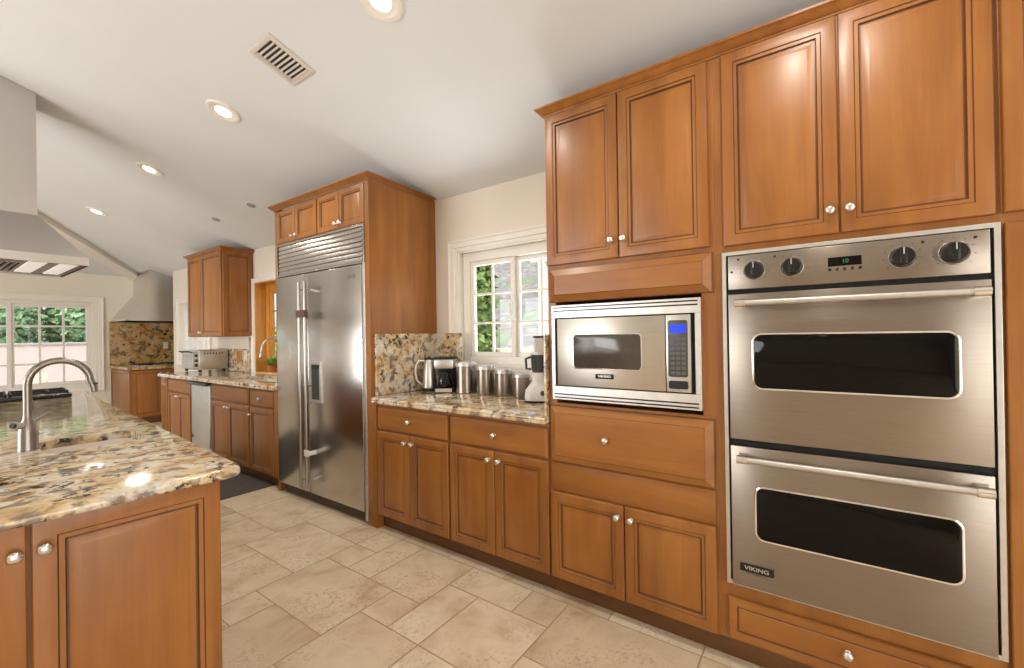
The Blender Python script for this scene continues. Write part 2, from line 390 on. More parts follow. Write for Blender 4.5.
# ------------------------------------------------------------------ setting: ceiling, hip beam, walls
def zc_right(x): return 2.446 + .3*(XW-x)
RX = -.6; ZR = zc_right(RX); YH = 5.65
def zc_left(x): return zc_right(2*RX-x)
def zc_hip(y): return 2.446 + (ZR-2.446)/(9.8-YH)*(9.8-y)
mb = MB()
pr_ = [(x, y, zc_right(x)) for x, y in ((RX, -2.65), (2.80, -2.65), (2.80, 8.40), (3.50, 8.40), (3.50, 10.0), (XW, 10.0), (XW, 9.8), (RX, YH))]
pl_ = [(x, y, zc_left(x)) for x, y in ((RX, -2.65), (RX, YH), (2*RX-XW, 9.8), (-3.95, 10.0), (-3.95, -2.65))]
ph_ = [(x, y, zc_hip(y)) for x, y in ((XW, 9.8), (XW, 10.0), (2*RX-XW, 10.0), (2*RX-XW, 9.8), (RX, YH))]
for p in (pr_, pl_, ph_): mb.poly_prism(p, (0, 0, .14))
tag(mb.build('ceiling', CEILM, smooth=0), kind='structure')
mb = MB(); A = (XW, 9.8); B = (RX, YH); nx, ny = -.796, .605
def hp(p, o, dz): x, y = p[0]+nx*o, p[1]+ny*o; return (x, y, zc_hip(y)+dz)
q = [hp(A, 0, -.07), hp(B, 0, -.07), hp(B, .16, -.07), hp(A, .16, -.07)]
mb.poly_prism(q, (0, 0, .09)); tag(mb.build('trim_1', TRIMW, smooth=0), kind='structure')

def wall(name, axis, at, th, u0, u1, z0, z1, holes=(), mat=WALLM):
    """axis 'x': wall plane x = at .. at+th, runs along y; axis 'y': plane y = at .. at+th, runs along x."""
    mb = MB(); us = sorted({u0, u1, *[h[0] for h in holes], *[h[1] for h in holes]}); zs = sorted({z0, z1, *[h[2] for h in holes], *[h[3] for h in holes]})
    for a, c in zip(us, us[1:]):
        run = None
        for e, f in zip(zs, zs[1:]):
            cu, cz = (a+c)/2, (e+f)/2
            if any(h[0] < cu < h[1] and h[2] < cz < h[3] for h in holes):
                if run: _wb(mb, axis, at, th, a, c, *run); run = None
            else: run = (run[0], f) if run else (e, f)
        if run: _wb(mb, axis, at, th, a, c, *run)
    return tag(mb.build(name, mat, smooth=0), kind='structure')
def _wb(mb, axis, at, th, a, c, e, f):
    if axis == 'x': mb.box(at, at+th, a, c, e, f)
    else: mb.box(a, c, at, at+th, e, f)
W1 = (1.30, 2.32, 1.10, 1.995); W3 = (7.10, 8.25, 1.0, 1.92); W4 = (4.05, 5.73, .915, 2.03)
wall('wall_right', 'x', XW, .165, -2.6, 8.55, 0, 2.47, (W1, W3, W4))
wall('wall_alcove', 'x', 3.35, .12, 8.55, 9.95, 0, 2.40)
wall('wall_return', 'y', 8.43, .12, XW+.165, 3.47, 0, 2.40)
W8 = (-3.3, -.5, .95, 1.85)
W2 = (.05, 1.87, .60, 1.985)
wall('wall_far', 'y', 9.8, .16, -3.95, 3.47, 0, 2.46, (W2, W8))
wall('wall_left', 'x', -3.92, .165, -2.6, 9.95, 0, 2.47, ((2.9, 4.9, .7, 2.2), (5.1, 6.7, .25, 2.25)))
wall('wall_back', 'y', -2.65, .15, -3.95, 3.47, 0, 3.5, ((-2.1, .9, .2, 2.2),))
mb = MB(); mb.box(-3.9, 2.0, 9.785, 9.80, 0, .12, .004); tag(mb.build('baseboard_far', TRIMW), kind='structure')

# windows: local x to the right as seen from the room, local y outwards, z up; origin at lower left of the opening on the wall face
def window(name, loc, rz, w, h, depth, casing, frame_w, sashes, mats, sash_y, stile=.035, munt=.018, sill=True):
    cm, fm = mats
    t = bpy.data.objects.new(name, None); COL.objects.link(t); t.location = loc; t.rotation_euler = (0, 0, rz); t['kind'] = 'structure'
    if casing:
        mb = MB(); c = casing
        prof = [(0, 0), (0, .018), (c*.28, .018), (c*.34, .026), (c*.72, .030), (c*.85, .036), (c, .034), (c, 0)]
        rs = []
        for o_, d_ in prof: rs.append([(-o_, -d_, -o_), (w+o_, -d_, -o_), (w+o_, -d_, h+o_), (-o_, -d_, h+o_)])
        mb.rings(rs, 0, False, False); mb.build('casing', cm, t, smooth=20)
    mb = MB(); e = .012
    for a in ((0, e, 0, h), (w-e, w, 0, h), (e, w-e, 0, e), (e, w-e, h-e, h)): mb.box(a[0], a[1], -.005, depth, a[2], a[3])
    f = frame_w
    for a in ((e, f, e, h-e), (w-f, w-e, e, h-e), (f, w-f, e, f*.8), (f, w-f, h-f, h-e)): mb.box(a[0], a[1], sash_y-.02, sash_y+.055, a[2], a[3], .004)
    mb.build('frame', fm, t, smooth=20)
    for (x0, x1, cols, rows, dy) in sashes:
        z0, z1 = f*.8, h-f; mb = MB(); y0, y1 = sash_y+dy-.012, sash_y+dy+.022; s = stile
        for a in ((x0, x0+s, z0, z1), (x1-s, x1, z0, z1), (x0+s, x1-s, z0, z0+s), (x0+s, x1-s, z1-s, z1)): mb.box(a[0], a[1], y0, y1, a[2], a[3], .004)
        for k in range(1, cols):
            xc = x0+s+(x1-x0-2*s)*k/cols; mb.box(xc-munt/2, xc+munt/2, y0+.006, y1-.006, z0+s, z1-s, .003)
        for k in range(1, rows):
            zc = z0+s+(z1-z0-2*s)*k/rows; mb.box(x0+s, x1-s, y0+.007, y1-.007, zc-munt/2, zc+munt/2, .003)
        so = mb.build('sash', fm, t, smooth=20)
        mb = MB(); mb.box(x0+s*.6, x1-s*.6, sash_y+dy+.004, sash_y+dy+.008, z0+s*.6, z1-s*.6); mb.build('pane', GLASS, so, smooth=0)
    return t
R90 = -PI/2
w1 = window('window_1', (XW, W1[1], W1[2]), R90, 1.02, .895, .16, .085, .085, ((.085, .505, 2, 3, 0), (.495, .935, 2, 3, .03)), (TRIMW, TRIMW), .06, .034, .016)
mb = MB(); mb.box(.492, .506, .028, .05, .34, .52, .004); mb.tube([(.499, .03, .37), (.497, -.0, .40), (.497, -.0, .46), (.499, .03, .49)], .008, 8); mb.build('latch', TRIMW, w1)
window('window_2', (W2[0], 9.8, W2[2]), 0, W2[1]-W2[0], W2[3]-W2[2], .15, .09, .06, ((.06, .90, 3, 4, 0), (.88, 1.76, 3, 4, .02)), (TRIMW, TRIMW), .05, .05, .028)
window('window_3', (XW, W3[1], W3[2]), R90, W3[1]-W3[0], W3[3]-W3[2], .16, .07, .05, ((.05, .575, 2, 3, 0), (.575, 1.10, 2, 3, 0)), (TRIMW, TRIMW), .05, .04, .02)
window('window_4', (XW, W4[1], W4[2]), R90, W4[1]-W4[0], W4[3]-W4[2], .22, .05, .09, ((.09, .84, 2, 4, 0), (.84, 1.59, 2, 4, 0)), (TRIMW, JAMB), .14, .045, .02)
window('window_8', (W8[0], 9.8, W8[2]), 0, 2.8, .90, .15, .09, .06, ((.06, 1.4, 3, 3, 0), (1.4, 2.74, 3, 3, .02)), (TRIMW, TRIMW), .05, .05, .028)  # unseen window put in for the bright band reflected by the refrigerator
window('window_added_5', (-3.755, 2.9, .7), PI/2, 2.0, 1.5, .16, .08, .05, ((.05, 1.0, 3, 3, 0), (1.0, 1.95, 3, 3, 0)), (TRIMW, TRIMW), .05)  # made-up window out of view, framing the nearer left fill lamp
window('window_added_6', (-3.755, 5.1, .25), PI/2, 1.6, 2.0, .16, .08, .05, ((.05, .8, 2, 4, 0), (.8, 1.55, 2, 4, 0)), (TRIMW, TRIMW), .05)  # unseen glazing added round the farther left fill lamp
window('window_added_7', (.9, -2.5, .2), PI, 3.0, 2.0, .14, .08, .05, ((.05, 1.5, 2, 4, 0), (1.5, 2.95, 2, 4, 0)), (TRIMW, TRIMW), .05)  # glazing behind the viewer, added to go with the back fill lamp

# ------------------------------------------------------------------ cabinet makers (local x right, local y into the cabinet, door fronts on y = 0)
DOOR = [(0, 0, 0), (0, .016, 0), (.0025, .0192, 0), (.005, .020, 0), (.042, .020, 0), (.0452, .0165, 1), (.056, .0165, 0), (.0592, .0100, 1), (.0635, .0100, 1), (.082, .0165, 0), (.085, .0172, 0)]
def sc_loops(loops, k): return [(a*k, h, m_) for a, h, m_ in loops]
def knob(parent, x, z, y=0.0, r=.0155):
    mb = MB(); sq = lambda i, n: 1+.05*math.cos(5*2*PI*i/n)
    mb.lathe([(r*.62, 0), (r*.62, .002), (r*.40, .004), (r*.36, .012), (r*.70, .0155), (r*1.0, .019), (r*.98, .024), (r*.78, .0285), (r*.35, .031)], (x, y, z), '-y', 20, 0, squash=sq)
    return mb.build('knob', NICKEL, parent, smooth=50)
def door(parent, x0, x1, z0, z1, kn=None, k=1.0, y=.02, mats=None):
    mb = MB(); mb.panel(x0, x1, z0, z1, y, sc_loops(DOOR, k)); d = mb.build('door', mats or [WOOD, GLAZE], parent, smooth=25)
    if kn: knob(d, kn[0], kn[1], y-.020)
    return d
def drawer(parent, x0, x1, z0, z1, kn=None, style='slab', y=.02, name='drawer'):
    lo = {'slab': [(0, 0, 0), (0, .011, 0), (.003, .0125, 1), (.012, .0185, 0), (.015, .020, 0)],
          'wide': [(0, 0, 0), (0, .010, 0), (.004, .012, 1), (.034, .026, 0), (.0365, .0275, 1), (.039, .0275, 0)],
          'mini': [(0, 0, 0), (0, .015, 0), (.004, .020, 0), (.030, .020, 0), (.032, .0175, 1), (.036, .0175, 1), (.040, .020, 0)]}[style]
    mb = MB(); mb.panel(x0, x1, z0, z1, y, lo); d = mb.build(name, [WOODH, GLAZE], parent, smooth=25)
    if kn: knob(d, kn[0], kn[1], y-lo[-1][1])
    return d
def body(parent, x0, x1, z0, z1, y0=.02, y1=.64, kick=True, mat=None):
    mb = MB(); mb.box(x0, x1, y0, y1, z0, z1, .0015); o = mb.build('body', mat or WOOD, parent, smooth=0)
    if kick:
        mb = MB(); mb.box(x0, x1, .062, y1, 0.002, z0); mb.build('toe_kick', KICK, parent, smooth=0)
    return o
def cab(name, y_left, label, cat='cabinet', group=None): return thing(name, (D, y_left, 0), R90, label, cat, group)
G = .0015
# --- base cabinets beside the fridge
c = cab('base_cabinet', 2.505, 'two-door maple base cabinet with drawer, next to the refrigerator panel', 'cabinet', 'base cabinets under the window counter')
L0 = 2.505
body(c, 0, L0-1.8205, .10, .872)
drawer(c, L0-2.500, L0-1.829, .694, .852, (L0-2.165, .775))
door(c, L0-2.500, L0-2.1735, .106, .684, (L0-2.205, .635)); door(c, L0-2.1685, L0-1.829, .106, .684, (L0-2.137, .635))
c = cab('base_cabinet', 1.8205, 'two-door maple base cabinet with drawer, between fridge-side cabinet and microwave tower', 'cabinet', 'base cabinets under the window counter')
L0 = 1.8205
body(c, 0, L0-1.126, .10, .872)
drawer(c, L0-1.813, L0-1.130, .694, .852, (L0-1.470, .775))
door(c, L0-1.813, L0-1.479, .106, .684, (L0-1.512, .635)); door(c, L0-1.474, L0-1.130, .106, .684, (L0-1.441, .635))

# --- microwave tower
c = cab('microwave_tower', 1.125, 'tall maple cabinet holding the microwave, with upper and lower door pairs', 'cabinet', 'tall cabinets of the oven wall'); L0 = 1.125
mb = MB()
mb.box(0, .79, .02, .64, .10, .985, .0015); mb.box(0, .79, .02, .64, 1.490, 2.44, .0015); mb.box(0, .045, .02, .64, .985, 1.49); mb.box(.735, .79, .02, .64, .985, 1.49); mb.box(0, .79, .60, .64, .985, 1.49)
mb.build('body', WOOD, c, smooth=0)
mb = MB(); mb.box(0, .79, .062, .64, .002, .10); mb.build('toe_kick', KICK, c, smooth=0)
drawer(c, .008, .778, .690, .972, (.315, .833), 'wide')
mb = MB(); mb.box(.008, .778, .012, .03, .545, .683, .003); mb.build('fixed_rail', WOODH, c, smooth=30)
drawer(c, .016, .779, 1.490, 1.655, None, 'wide', name='valance_panel')
door(c, .008, .3905, .106, .538, (.3625, .487)); door(c, .3955, .779, .106, .538, (.427, .487))
door(c, .006, .385, 1.677, 2.433, (.353, 1.757)); door(c, .390, .770, 1.677, 2.433, (.413, 1.757))
# --- oven tower
c = cab('oven_tower', .335, 'tall maple cabinet around the double oven, with two upper doors and bottom drawer', 'cabinet', 'tall cabinets of the oven wall')
mb = MB()
mb.box(0, .79, .02, .64, .10, .322, .0015); mb.box(0, .79, .02, .64, 1.640, 2.44, .0015); mb.box(0, .034, .02, .64, .322, 1.640); mb.box(.776, .79, .02, .64, .322, 1.640); mb.box(0, .79, .60, .64, .322, 1.64)
mb.build('body', WOOD, c, smooth=0)
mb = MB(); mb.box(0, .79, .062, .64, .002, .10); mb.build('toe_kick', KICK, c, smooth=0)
drawer(c, .030, .782, .116, .276, (.405, .205), 'mini')
door(c, .033, .4015, 1.670, 2.433, (.376, 1.748)); door(c, .4065, .777, 1.670, 2.433, (.431, 1.748))
# --- pantry at the right edge
c = cab('pantry_cabinet', -.455, 'tall maple pantry cabinet at the right edge beside the double oven', 'cabinet', 'tall cabinets of the oven wall')
body(c, 0, .62, .10, 2.44)
door(c, .004, .308, 1.672, 2.433, (.282, 1.75)); door(c, .312, .616, 1.672, 2.433, (.338, 1.75))
door(c, .004, .308, .106, 1.640, (.282, 1.0)); door(c, .312, .616, .106, 1.640, (.338, 1.0))

# --- crown mouldings
CROWN = [(0, 0), (.007, 0), (.008, .006), (.019, .012), (.029, .022), (.038, .030), (.042, .032), (.042, .041), (0, .041)]   # (projection, height)
def crown(name, pts, z, label, closed_end=True, mat=None):
    """pts: plan path (world), moulding projects to the left of the walking direction."""
    P = [Vector((p[0], p[1])) for p in pts]; rs = []
    for o_, h_ in CROWN:
        row = []
        for k, p in enumerate(P):
            n_ = []
            if k > 0: d_ = (P[k]-P[k-1]).normalized(); n_.append(Vector((-d_.y, d_.x)))
            if k < len(P)-1: d_ = (P[k+1]-P[k]).normalized(); n_.append(Vector((-d_.y, d_.x)))
            if len(n_) == 2: s_ = (n_[0]+n_[1]); off = s_/(1+n_[0].dot(n_[1]))
            else: off = n_[0]
            row.append((p.x+off.x*o_, p.y+off.y*o_, min(z+h_, zc_right(p.x)-.003)))
        rs.append(row)
    rs = [[rs[i][k] for i in range(len(rs))] for k in range(len(P))]
    mb = MB(); mb.rings(rs, 0, True, True)
    o = mb.build(name, mat or WOODH, smooth=25)
    return tag(o, label, 'crown moulding', 'crown mouldings')
XF = D+.02
crown('crown_moulding', [(XW-.02, 1.125), (XF, 1.125), (XF, -1.075)][::-1], 2.4405, 'maple crown moulding along the top of the oven and microwave cabinets')

# --- fridge enclosure
c = cab('fridge_cabinet', 3.875, 'tall maple enclosure around the refrigerator with four small doors above it')
L0 = 3.875
mb = MB(); mb.box(0, .040, .004, .655, .09, 2.44, .002); mb.box(0, .040, .004, .06, 0.002, .09); mb.build('side_panel', WOOD, c, smooth=0)
mb = MB(); mb.box(1.268, 1.313, .004, .655, .09, 2.44, .002); mb.box(1.313, 1.366, .004, .022, .10, .872, .001); mb.box(1.268, 1.366, .004, .06, .002, .10); mb.build('side_panel', WOOD, c, smooth=0)
mb = MB(); mb.box(.040, 1.268, .02, .655, 2.142, 2.44, .0015); mb.build('top_box', WOOD, c, smooth=0)
for x0, x1, kx in ((.046, .335, .308), (.341, .655, .368), (.671, .955, .930), (.960, 1.262, .986)):
    door(c, x0, x1, 2.148, 2.430, (kx, 2.185), .82)
crown('crown_moulding', [(XW-.02, 2.562), (XF-.016, 2.562), (XF-.016, 3.875), (XW-.02, 3.875)], 2.4405, 'maple crown moulding around the top of the refrigerator enclosure')

# ------------------------------------------------------------------ built-in appliances
def rslab(mb, x0, x1, z0, z1, r, loops, mi=0, n=5, cap0=True, cap1=True):
    """Rounded-corner plate facing -y: loops = (inset, y)."""
    rs = [[(p[0], y, p[1]) for p in rrect(x0, x1, z0, z1, r, n, ins)] for ins, y in loops]
    return mb.rings(rs, mi, cap0, cap1)
def frame_ring(mb, x0, x1, z0, z1, w, y0, y1, mi=0):
    for a in ((x0, x0+w, z0, z1), (x1-w, x1, z0, z1), (x0+w, x1-w, z0, z0+w), (x0+w, x1-w, z1-w, z1)): mb.box(a[0], a[1], y0, y1, a[2], a[3], .0012)
def bar_handle(parent, x0, x1, z, y, y_door, r=.0115):
    mb = MB(); mb.tube([(x0+.02, y, z), (x1-.02, y, z)], r, 14)
    h = mb.build('handle', STEEL_L, parent)
    for xa, xb in ((x0, x0+.036), (x1-.036, x1)):
        mb = MB(); mb.tube([(xa, y, z), (xb, y, z)], r*1.35, 14); xm = (xa+xb)/2
        mb.rings([[(xm+dx*.013*k, yy, z+dz*.012*k) for dx, dz in ((-1, -1), (1, -1), (1, 1), (-1, 1))] for yy, k in ((y, 1), ((y+y_door)/2, .9), (y_door+.001, 1.25))])
        mb.build('bracket', STEEL_P, h, smooth=40)
    return h
ov = thing('double_oven', (D, .307, 0), R90, 'built-in stainless steel double wall oven with bar handles and four black knobs', 'oven')
mb = MB(); mb.box(.014, .742, .004, .56, .330, 1.634); mb.build('chassis', SHADOWM, ov, smooth=0)
mb = MB(); frame_ring(mb, 0, .756, .335, 1.643, .0145, -.006, .0195); mb.build('trim_frame', STEEL_L, ov, smooth=20)
mb = MB(); mb.box(.0225, .732, -.016, .004, 1.492, 1.624, .003); cp = mb.build('control_panel', STEEL, ov, smooth=30)
for kx in (.113, .233, .535, .654):
    mb = MB(); mb.lathe([(.0375, -.002), (.0375, .0005), (.037, .002), (.034, .005), (.031, .004)], (kx, -.016, 1.562), '-y', 36, 0, True, True); z_ = mb.build('bezel', STEEL_P, cp, smooth=40)
    mb = MB(); mb.lathe([(.0312, .002), (.0312, .010), (.029, .016), (.028, .030), (.027, .0335)], (kx, -.016, 1.562), '-y', 36)
    mb.box(kx-.008, kx+.008, -.0515, -.045, 1.5375, 1.5865, .002)
    kb = mb.build('knob', BLACK, cp, smooth=35)
    mb = MB(); mb.box(kx-.0016, kx+.0016, -.0528, -.0510, 1.568, 1.590); mb.build('pointer', LETTER, kb, smooth=0)
    for k in range(9):
        a = math.radians(-40+k*32.5); rr = .047; mb = MB()
        mb.box(kx+rr*math.cos(a)-.0022, kx+rr*math.cos(a)+.0022, -.0165, -.0155, 1.562+rr*math.sin(a)-.0011, 1.562+rr*math.sin(a)+.0011); mb.build('dial_mark', KEYS, cp, smooth=0)
mb = MB(); mb.box(.340, .432, -.0168, -.010, 1.551, 1.582); dp = mb.build('display', DGLASS, cp, smooth=0)
text_mesh('10', .020, GREEN_LED, dp, 'digits', (.388, -.0172, 1.5665), ext=.0002)
for k in range(5):
    mb = MB(); mb.lathe([(.0048, 0), (.0048, .003), (.0035, .004)], (.345+k*.0207, -.0155, 1.540), '-y', 14); mb.build('button', BLACK, cp)
for x_, z_ in ((.059, 1.608), (.036, 1.561), (.181, 1.607), (.584, 1.605), (.701, 1.604)):
    mb = MB(); mb.lathe([(.0042, 0), (.0042, .002), (.003, .003)], (x_, -.0155, z_), '-y', 12); mb.build('indicator', REDLED, cp)
for z0, z1, hz, gz0, gz1 in ((.912, 1.474, 1.436, 1.112, 1.318), (.346, .886, .846, .538, .738)):
    mb = MB(); mb.box(.0225, .732, -.022, .004, z0, z1, .003); dr = mb.build('door', STEEL, ov, smooth=30)
    mb = MB(); rslab(mb, .101, .666, gz0-.005, gz1+.005, .034, [(0, -.021), (.001, -.0245), (.004, -.0255), (.007, -.0245), (.0075, -.0215)], cap0=False, cap1=False); mb.build('window_rim', STEEL_P, dr)
    mb = MB(); rslab(mb, .108, .659, gz0+.002, gz1-.002, .029, [(0, -.0215), (0, -.0232), (.001, -.0236)]); mb.build('window_glass', DGLASS, dr)
    bar_handle(dr, .050, .720, hz, -.066, -.022)
    if z0 < .5:
        mb = MB(); rslab(mb, .049, .162, .407, .437, .004, [(0, -.0215), (0, -.0245), (.001, -.025)]); bd = mb.build('badge', BLACK, dr); bd['label'] = 'black maker badge with pale letters'
        text_mesh('VIKING', .0205, LETTER, bd, loc=(.1055, -.0253, .4215), sx=1.22)
        text_mesh('PROFESSIONAL', .0085, KEYS, bd, loc=(.1055, -.0222, .401), sx=1.25)

mw = thing('microwave_oven', (D, 1.087, 0), R90, 'built-in stainless microwave in a louvred trim frame, blue display lit', 'microwave')
mb = MB(); mb.box(.012, .688, .004, .50, 1.010, 1.470); mb.build('cabinet', SHADOWM, mw, smooth=0)
mb = MB()
for a in ((0, .70, 1.409, 1.472), (0, .70, 1.007, 1.073), (0, .019, 1.073, 1.409), (.676, .70, 1.073, 1.409)): mb.box(a[0], a[1], -.014, .0195, a[2], a[3], .0015)
for z_ in (1.4595, 1.4435, 1.0345, 1.0185): mb.box(.012, .688, -.0152, -.010, z_-.0032, z_+.0032, 0, 1)
mb.build('trim_frame', [STEEL_L, BLACK], mw, smooth=20)
mb = MB(); mb.box(.031, .5565, -.016, .004, 1.078, 1.404, .003); dr = mb.build('door', STEEL_M, mw, smooth=30)
mb = MB(); rslab(mb, .115, .456, 1.161, 1.329, .022, [(0, -.015), (.001, -.0175), (.004, -.018), (.006, -.0158)], cap0=False, cap1=False); mb.build('window_rim', STEEL_P, dr)
mb = MB(); rslab(mb, .120, .451, 1.166, 1.324, .018, [(0, -.0155), (0, -.0166), (.001, -.017)]); mb.build('window_glass', MESHG, dr)
mb = MB(); rslab(mb, .234, .324, 1.119, 1.142, .004, [(0, -.0155), (0, -.018), (.001, -.0185)]); bd = mb.build('badge', BLACK, dr); bd['label'] = 'black maker badge with pale letters'
text_mesh('VIKING', .0155, LETTER, bd, loc=(.279, -.0187, 1.1305), sx=1.25)
mb = MB(); mb.box(.559, .660, -.016, .004, 1.078, 1.404, .003); cp = mb.build('control_panel', STEEL_L, mw, smooth=30)
mb = MB(); rslab(mb, .568, .648, 1.142, 1.381, .010, [(0, -.0155), (0, -.0175), (.001, -.018)]); kp = mb.build('keypad', KEYS, cp)
mb = MB(); mb.box(.577, .641, -.0186, -.0175, 1.328, 1.362); mb.build('display', BLUE, kp, smooth=0)
for r_ in range(8):
    for k in range(3):
        mb = MB(); mb.box(.578+k*.0225, .595+k*.0225, -.0189, -.0178, 1.152+r_*.0205, 1.165+r_*.0205, .002); mb.build('key', plain('mid_grey_key', srgb(86, 86, 83), .45) if (r_, k) == (0, 0) else bpy.data.materials['mid_grey_key'], kp, smooth=0)
mb = MB(); rslab(mb, .569, .648, 1.092, 1.126, .008, [(0, -.0155), (0, -.0180), (.002, -.0195)]); mb.build('door_button', BLACK, cp)

fr = thing('refrigerator', (D, 3.832, 0), R90, 'built-in stainless steel side-by-side refrigerator with louvred grille on top', 'refrigerator')
mb = MB(); mb.box(.004, 1.222, .045, .62, .02, 2.132); mb.build('cabinet', SHADOWM, fr, smooth=0)
mb = MB(); frame_ring(mb, 0, 1.226, 1.858, 2.137, .014, -.008, .044); 
for k in range(7):
    zb = 1.874+k*.0357
    mb.rings([[(x_, .004, zb+.0352), (x_, .010, zb+.0345), (x_, .004, zb-.001), (x_, -.005, zb), (x_, -.005, zb+.003)] for x_ in (.028, 1.200)])
mb.build('louvre_grille', STEEL_V, fr, smooth=20)
mb = MB(); mb.box(0, .4955, -.012, .043, .093, 1.850, .005); ld = mb.build('door', STEEL_V, fr, smooth=30)
mb = MB(); mb.box(.4995, 1.196, -.012, .043, .093, 1.850, .005); rd = mb.build('door', STEEL_V, fr, smooth=30)
mb = MB(); mb.box(1.199, 1.226, -.004, .043, .03, 1.858, .002); mb.build('side_trim', STEEL_L, fr, smooth=0)
for dr, hx in ((ld, .452), (rd, .536)):
    mb = MB(); mb.tube([(hx, -.060, .143), (hx, -.060, 1.778)], .0115, 14); h = mb.build('handle', HANDLEM, dr)
    for z_ in (.20, .95, 1.72):
        mb = MB(); mb.tube([(hx, -.055, z_), (hx, -.011, z_)], .008, 10); mb.build('standoff', STEEL_P, h)
mb = MB(); frame_ring(mb, .519, .684, .820, 1.145, .024, -.020, -.008); ds = mb.build('dispenser_frame', STEEL_L, rd, smooth=20)
mb = MB(); mb.box(.543, .660, -.0135, -.0115, .844, 1.121, 0, 0); mb.build('dispenser_recess', plain('dark_grey_recess', srgb(52, 50, 50), .35), ds, smooth=0)
mb = MB(); mb.box(.555, .648, -.022, -.013, 1.085, 1.118, .003); mb.build('dispenser_spout', BLACKM, ds)
mb = MB(); mb.box(1.037, 1.128, -.0145, -.0115, 1.760, 1.786, .001); mb.build('badge', DARKPL, rd, smooth=0)
mb = MB(); mb.box(.432, .556, -.0765, -.072, 1.494, 1.552, .002); mb.box(.432, .437, -.074, -.05, 1.494, 1.552); mb.box(.551, .556, -.074, -.05, 1.494, 1.552); s_ = mb.build('strap', STRAP, fr, smooth=0); s_['label'] = 'brown strap around both handles'
mb = MB(); mb.box(.530, .600, -.0795, -.0735, .405, .458, .004); mb.box(.586, .600, -.076, -.012, .415, .448, .003); s_ = mb.build('child_latch', PLASTIC_W, fr); s_['label'] = 'small white child latch'
mb = MB(); mb.box(.046, 1.218, .03, .05, .006, .088, .002)
for k in range(3): mb.box(.06, 1.20, .026, .032, .022+k*.022, .030+k*.022, .001)
mb.build('toe_grille', plain('brown_grey_toe_grille', srgb(92, 78, 62), .5, .3), fr, smooth=0)

# ------------------------------------------------------------------ worktops
EDGE = [(.010, -.040), (.004, -.0385), (0, -.034), (0, -.026), (.003, -.022), (.003, -.018), (0, -.013), (.001, -.006), (.004, -.0015), (.010, 0)]
def slab(name, x0, x1, y0, y1, ztop, rad, edge, mats, hole=None, hr=.05, n=6, parent=None, loc=(0, 0, 0), rz=0):
    mb = MB()
    rs = [[(p[0], p[1], ztop+dz) for p in rrect(x0, x1, y0, y1, rad, n, i_)] for i_, dz in edge]
    th = edge[0][1]
    if hole:
        h0 = [(p[0], p[1], ztop) for p in rrect(*hole, hr, n)]
        h1 = [(p[0], p[1], ztop-.003) for p in rrect(*hole, hr, n, -.0)]
        h2 = [(p[0], p[1], ztop+th) for p in rrect(*hole, hr, n)]
        mb.rings(rs+[h0, h2, [tuple(p) for p in rs[0]]], 0, False, False)
        bmesh.ops.remove_doubles(mb.bm, verts=list(mb.bm.verts), dist=1e-6)
    else: mb.rings(rs, 0, True, True)
    return mb.build(name, mats, parent, loc, rz, smooth=30)
def basin(parent, hole, ztop, th, depth, mat, hr=.05, n=6, label=None):
    x0, x1, y0, y1 = hole; z = ztop+th-.0005; mb = MB()
    L = [(-.018, z), (.004, z), (.006, z-.02), (.012, z-depth+.03), (.04, z-depth), (.04, z-depth-.006), (.004, z-depth+.02), (-.004, z-.03), (-.018, z-.006)]
    mb.rings([[(p[0], p[1], zz) for p in rrect(x0, x1, y0, y1, hr, n, i_)] for i_, zz in L[:5]], 0, False, True)
    o = mb.build('sink_basin', mat, parent)
    mb = MB(); mb.lathe([(.042, .001), (.040, .004), (.03, .003), (.022, -.002)], ((x0+x1)/2, (y0+y1)/2, z-depth), 'z', 24); mb.build('drain', STEEL_P, o)
    if label: o['label'] = label
    return o
# window worktop
t = thing('worktop', (D, 2.560, 0), R90, 'granite worktop with upstands under the window, between refrigerator and microwave tower', 'worktop')
slab('slab', .018, 1.4335, -.030, XW-D-.002, .914, (.040, .004, .004, .004), EDGE, GRANITE, parent=t)
mb = MB(); mb.box(.002, .020, .035, XW-D-.003, .9145, 1.352, .002); s_ = mb.build('side_upstand', GRANITE, t, smooth=0)
mb = MB(); mb.box(.0205, .305, XW-D-.062, XW-D-.040, .9145, 1.352, .002); mb.box(.0205, .150, XW-D-.0395, XW-D-.003, .9145, 1.352); mb.box(.306, 1.4195, XW-D-.022, XW-D-.003, .9145, 1.012, .002); mb.build('rear_upstand', GRANITE, t, smooth=0)
mb = MB(); mb.box(1.4205, 1.4335, -.010, XW-D-.003, .9145, 1.330, .002); mb.build('side_upstand', GRANITE, t, smooth=0)

# ------------------------------------------------------------------ far run of base cabinets
FB = 'base cabinets of the far run'
c = cab('base_cabinet', 6.80, 'narrow two-door maple base cabinet with carved end post, left of the dishwasher', 'cabinet', FB); L0 = 6.80
body(c, 0, L0-5.845, .10, .872)
mb = MB(); mb.box(.006, .215, 0, .02, .10, .868, .003); mb.box(.055, .165, -.006, .002, .80, .85, .003)
for k in range(4): mb.box(.052+k*.034, .066+k*.034, -.005, .002, .16, .77, .003)
mb.build('end_post', WOOD, c, smooth=30)
drawer(c, L0-6.553, L0-5.853, .706, .858); door(c, L0-6.553, L0-6.207, .106, .697, (L0-6.235, .66), .85); door(c, L0-6.203, L0-5.853, .106, .697, (L0-6.175, .66), .85)
c = cab('base_cabinet', 5.278, 'two-door maple sink base cabinet with false drawer front, right of the dishwasher', 'cabinet', FB); L0 = 5.278
body(c, 0, L0-4.405, .10, .66)
mb = MB(); mb.box(0, L0-4.405, .02, .04, .66, .872); mb.build('front_rail', WOOD, c, smooth=0)
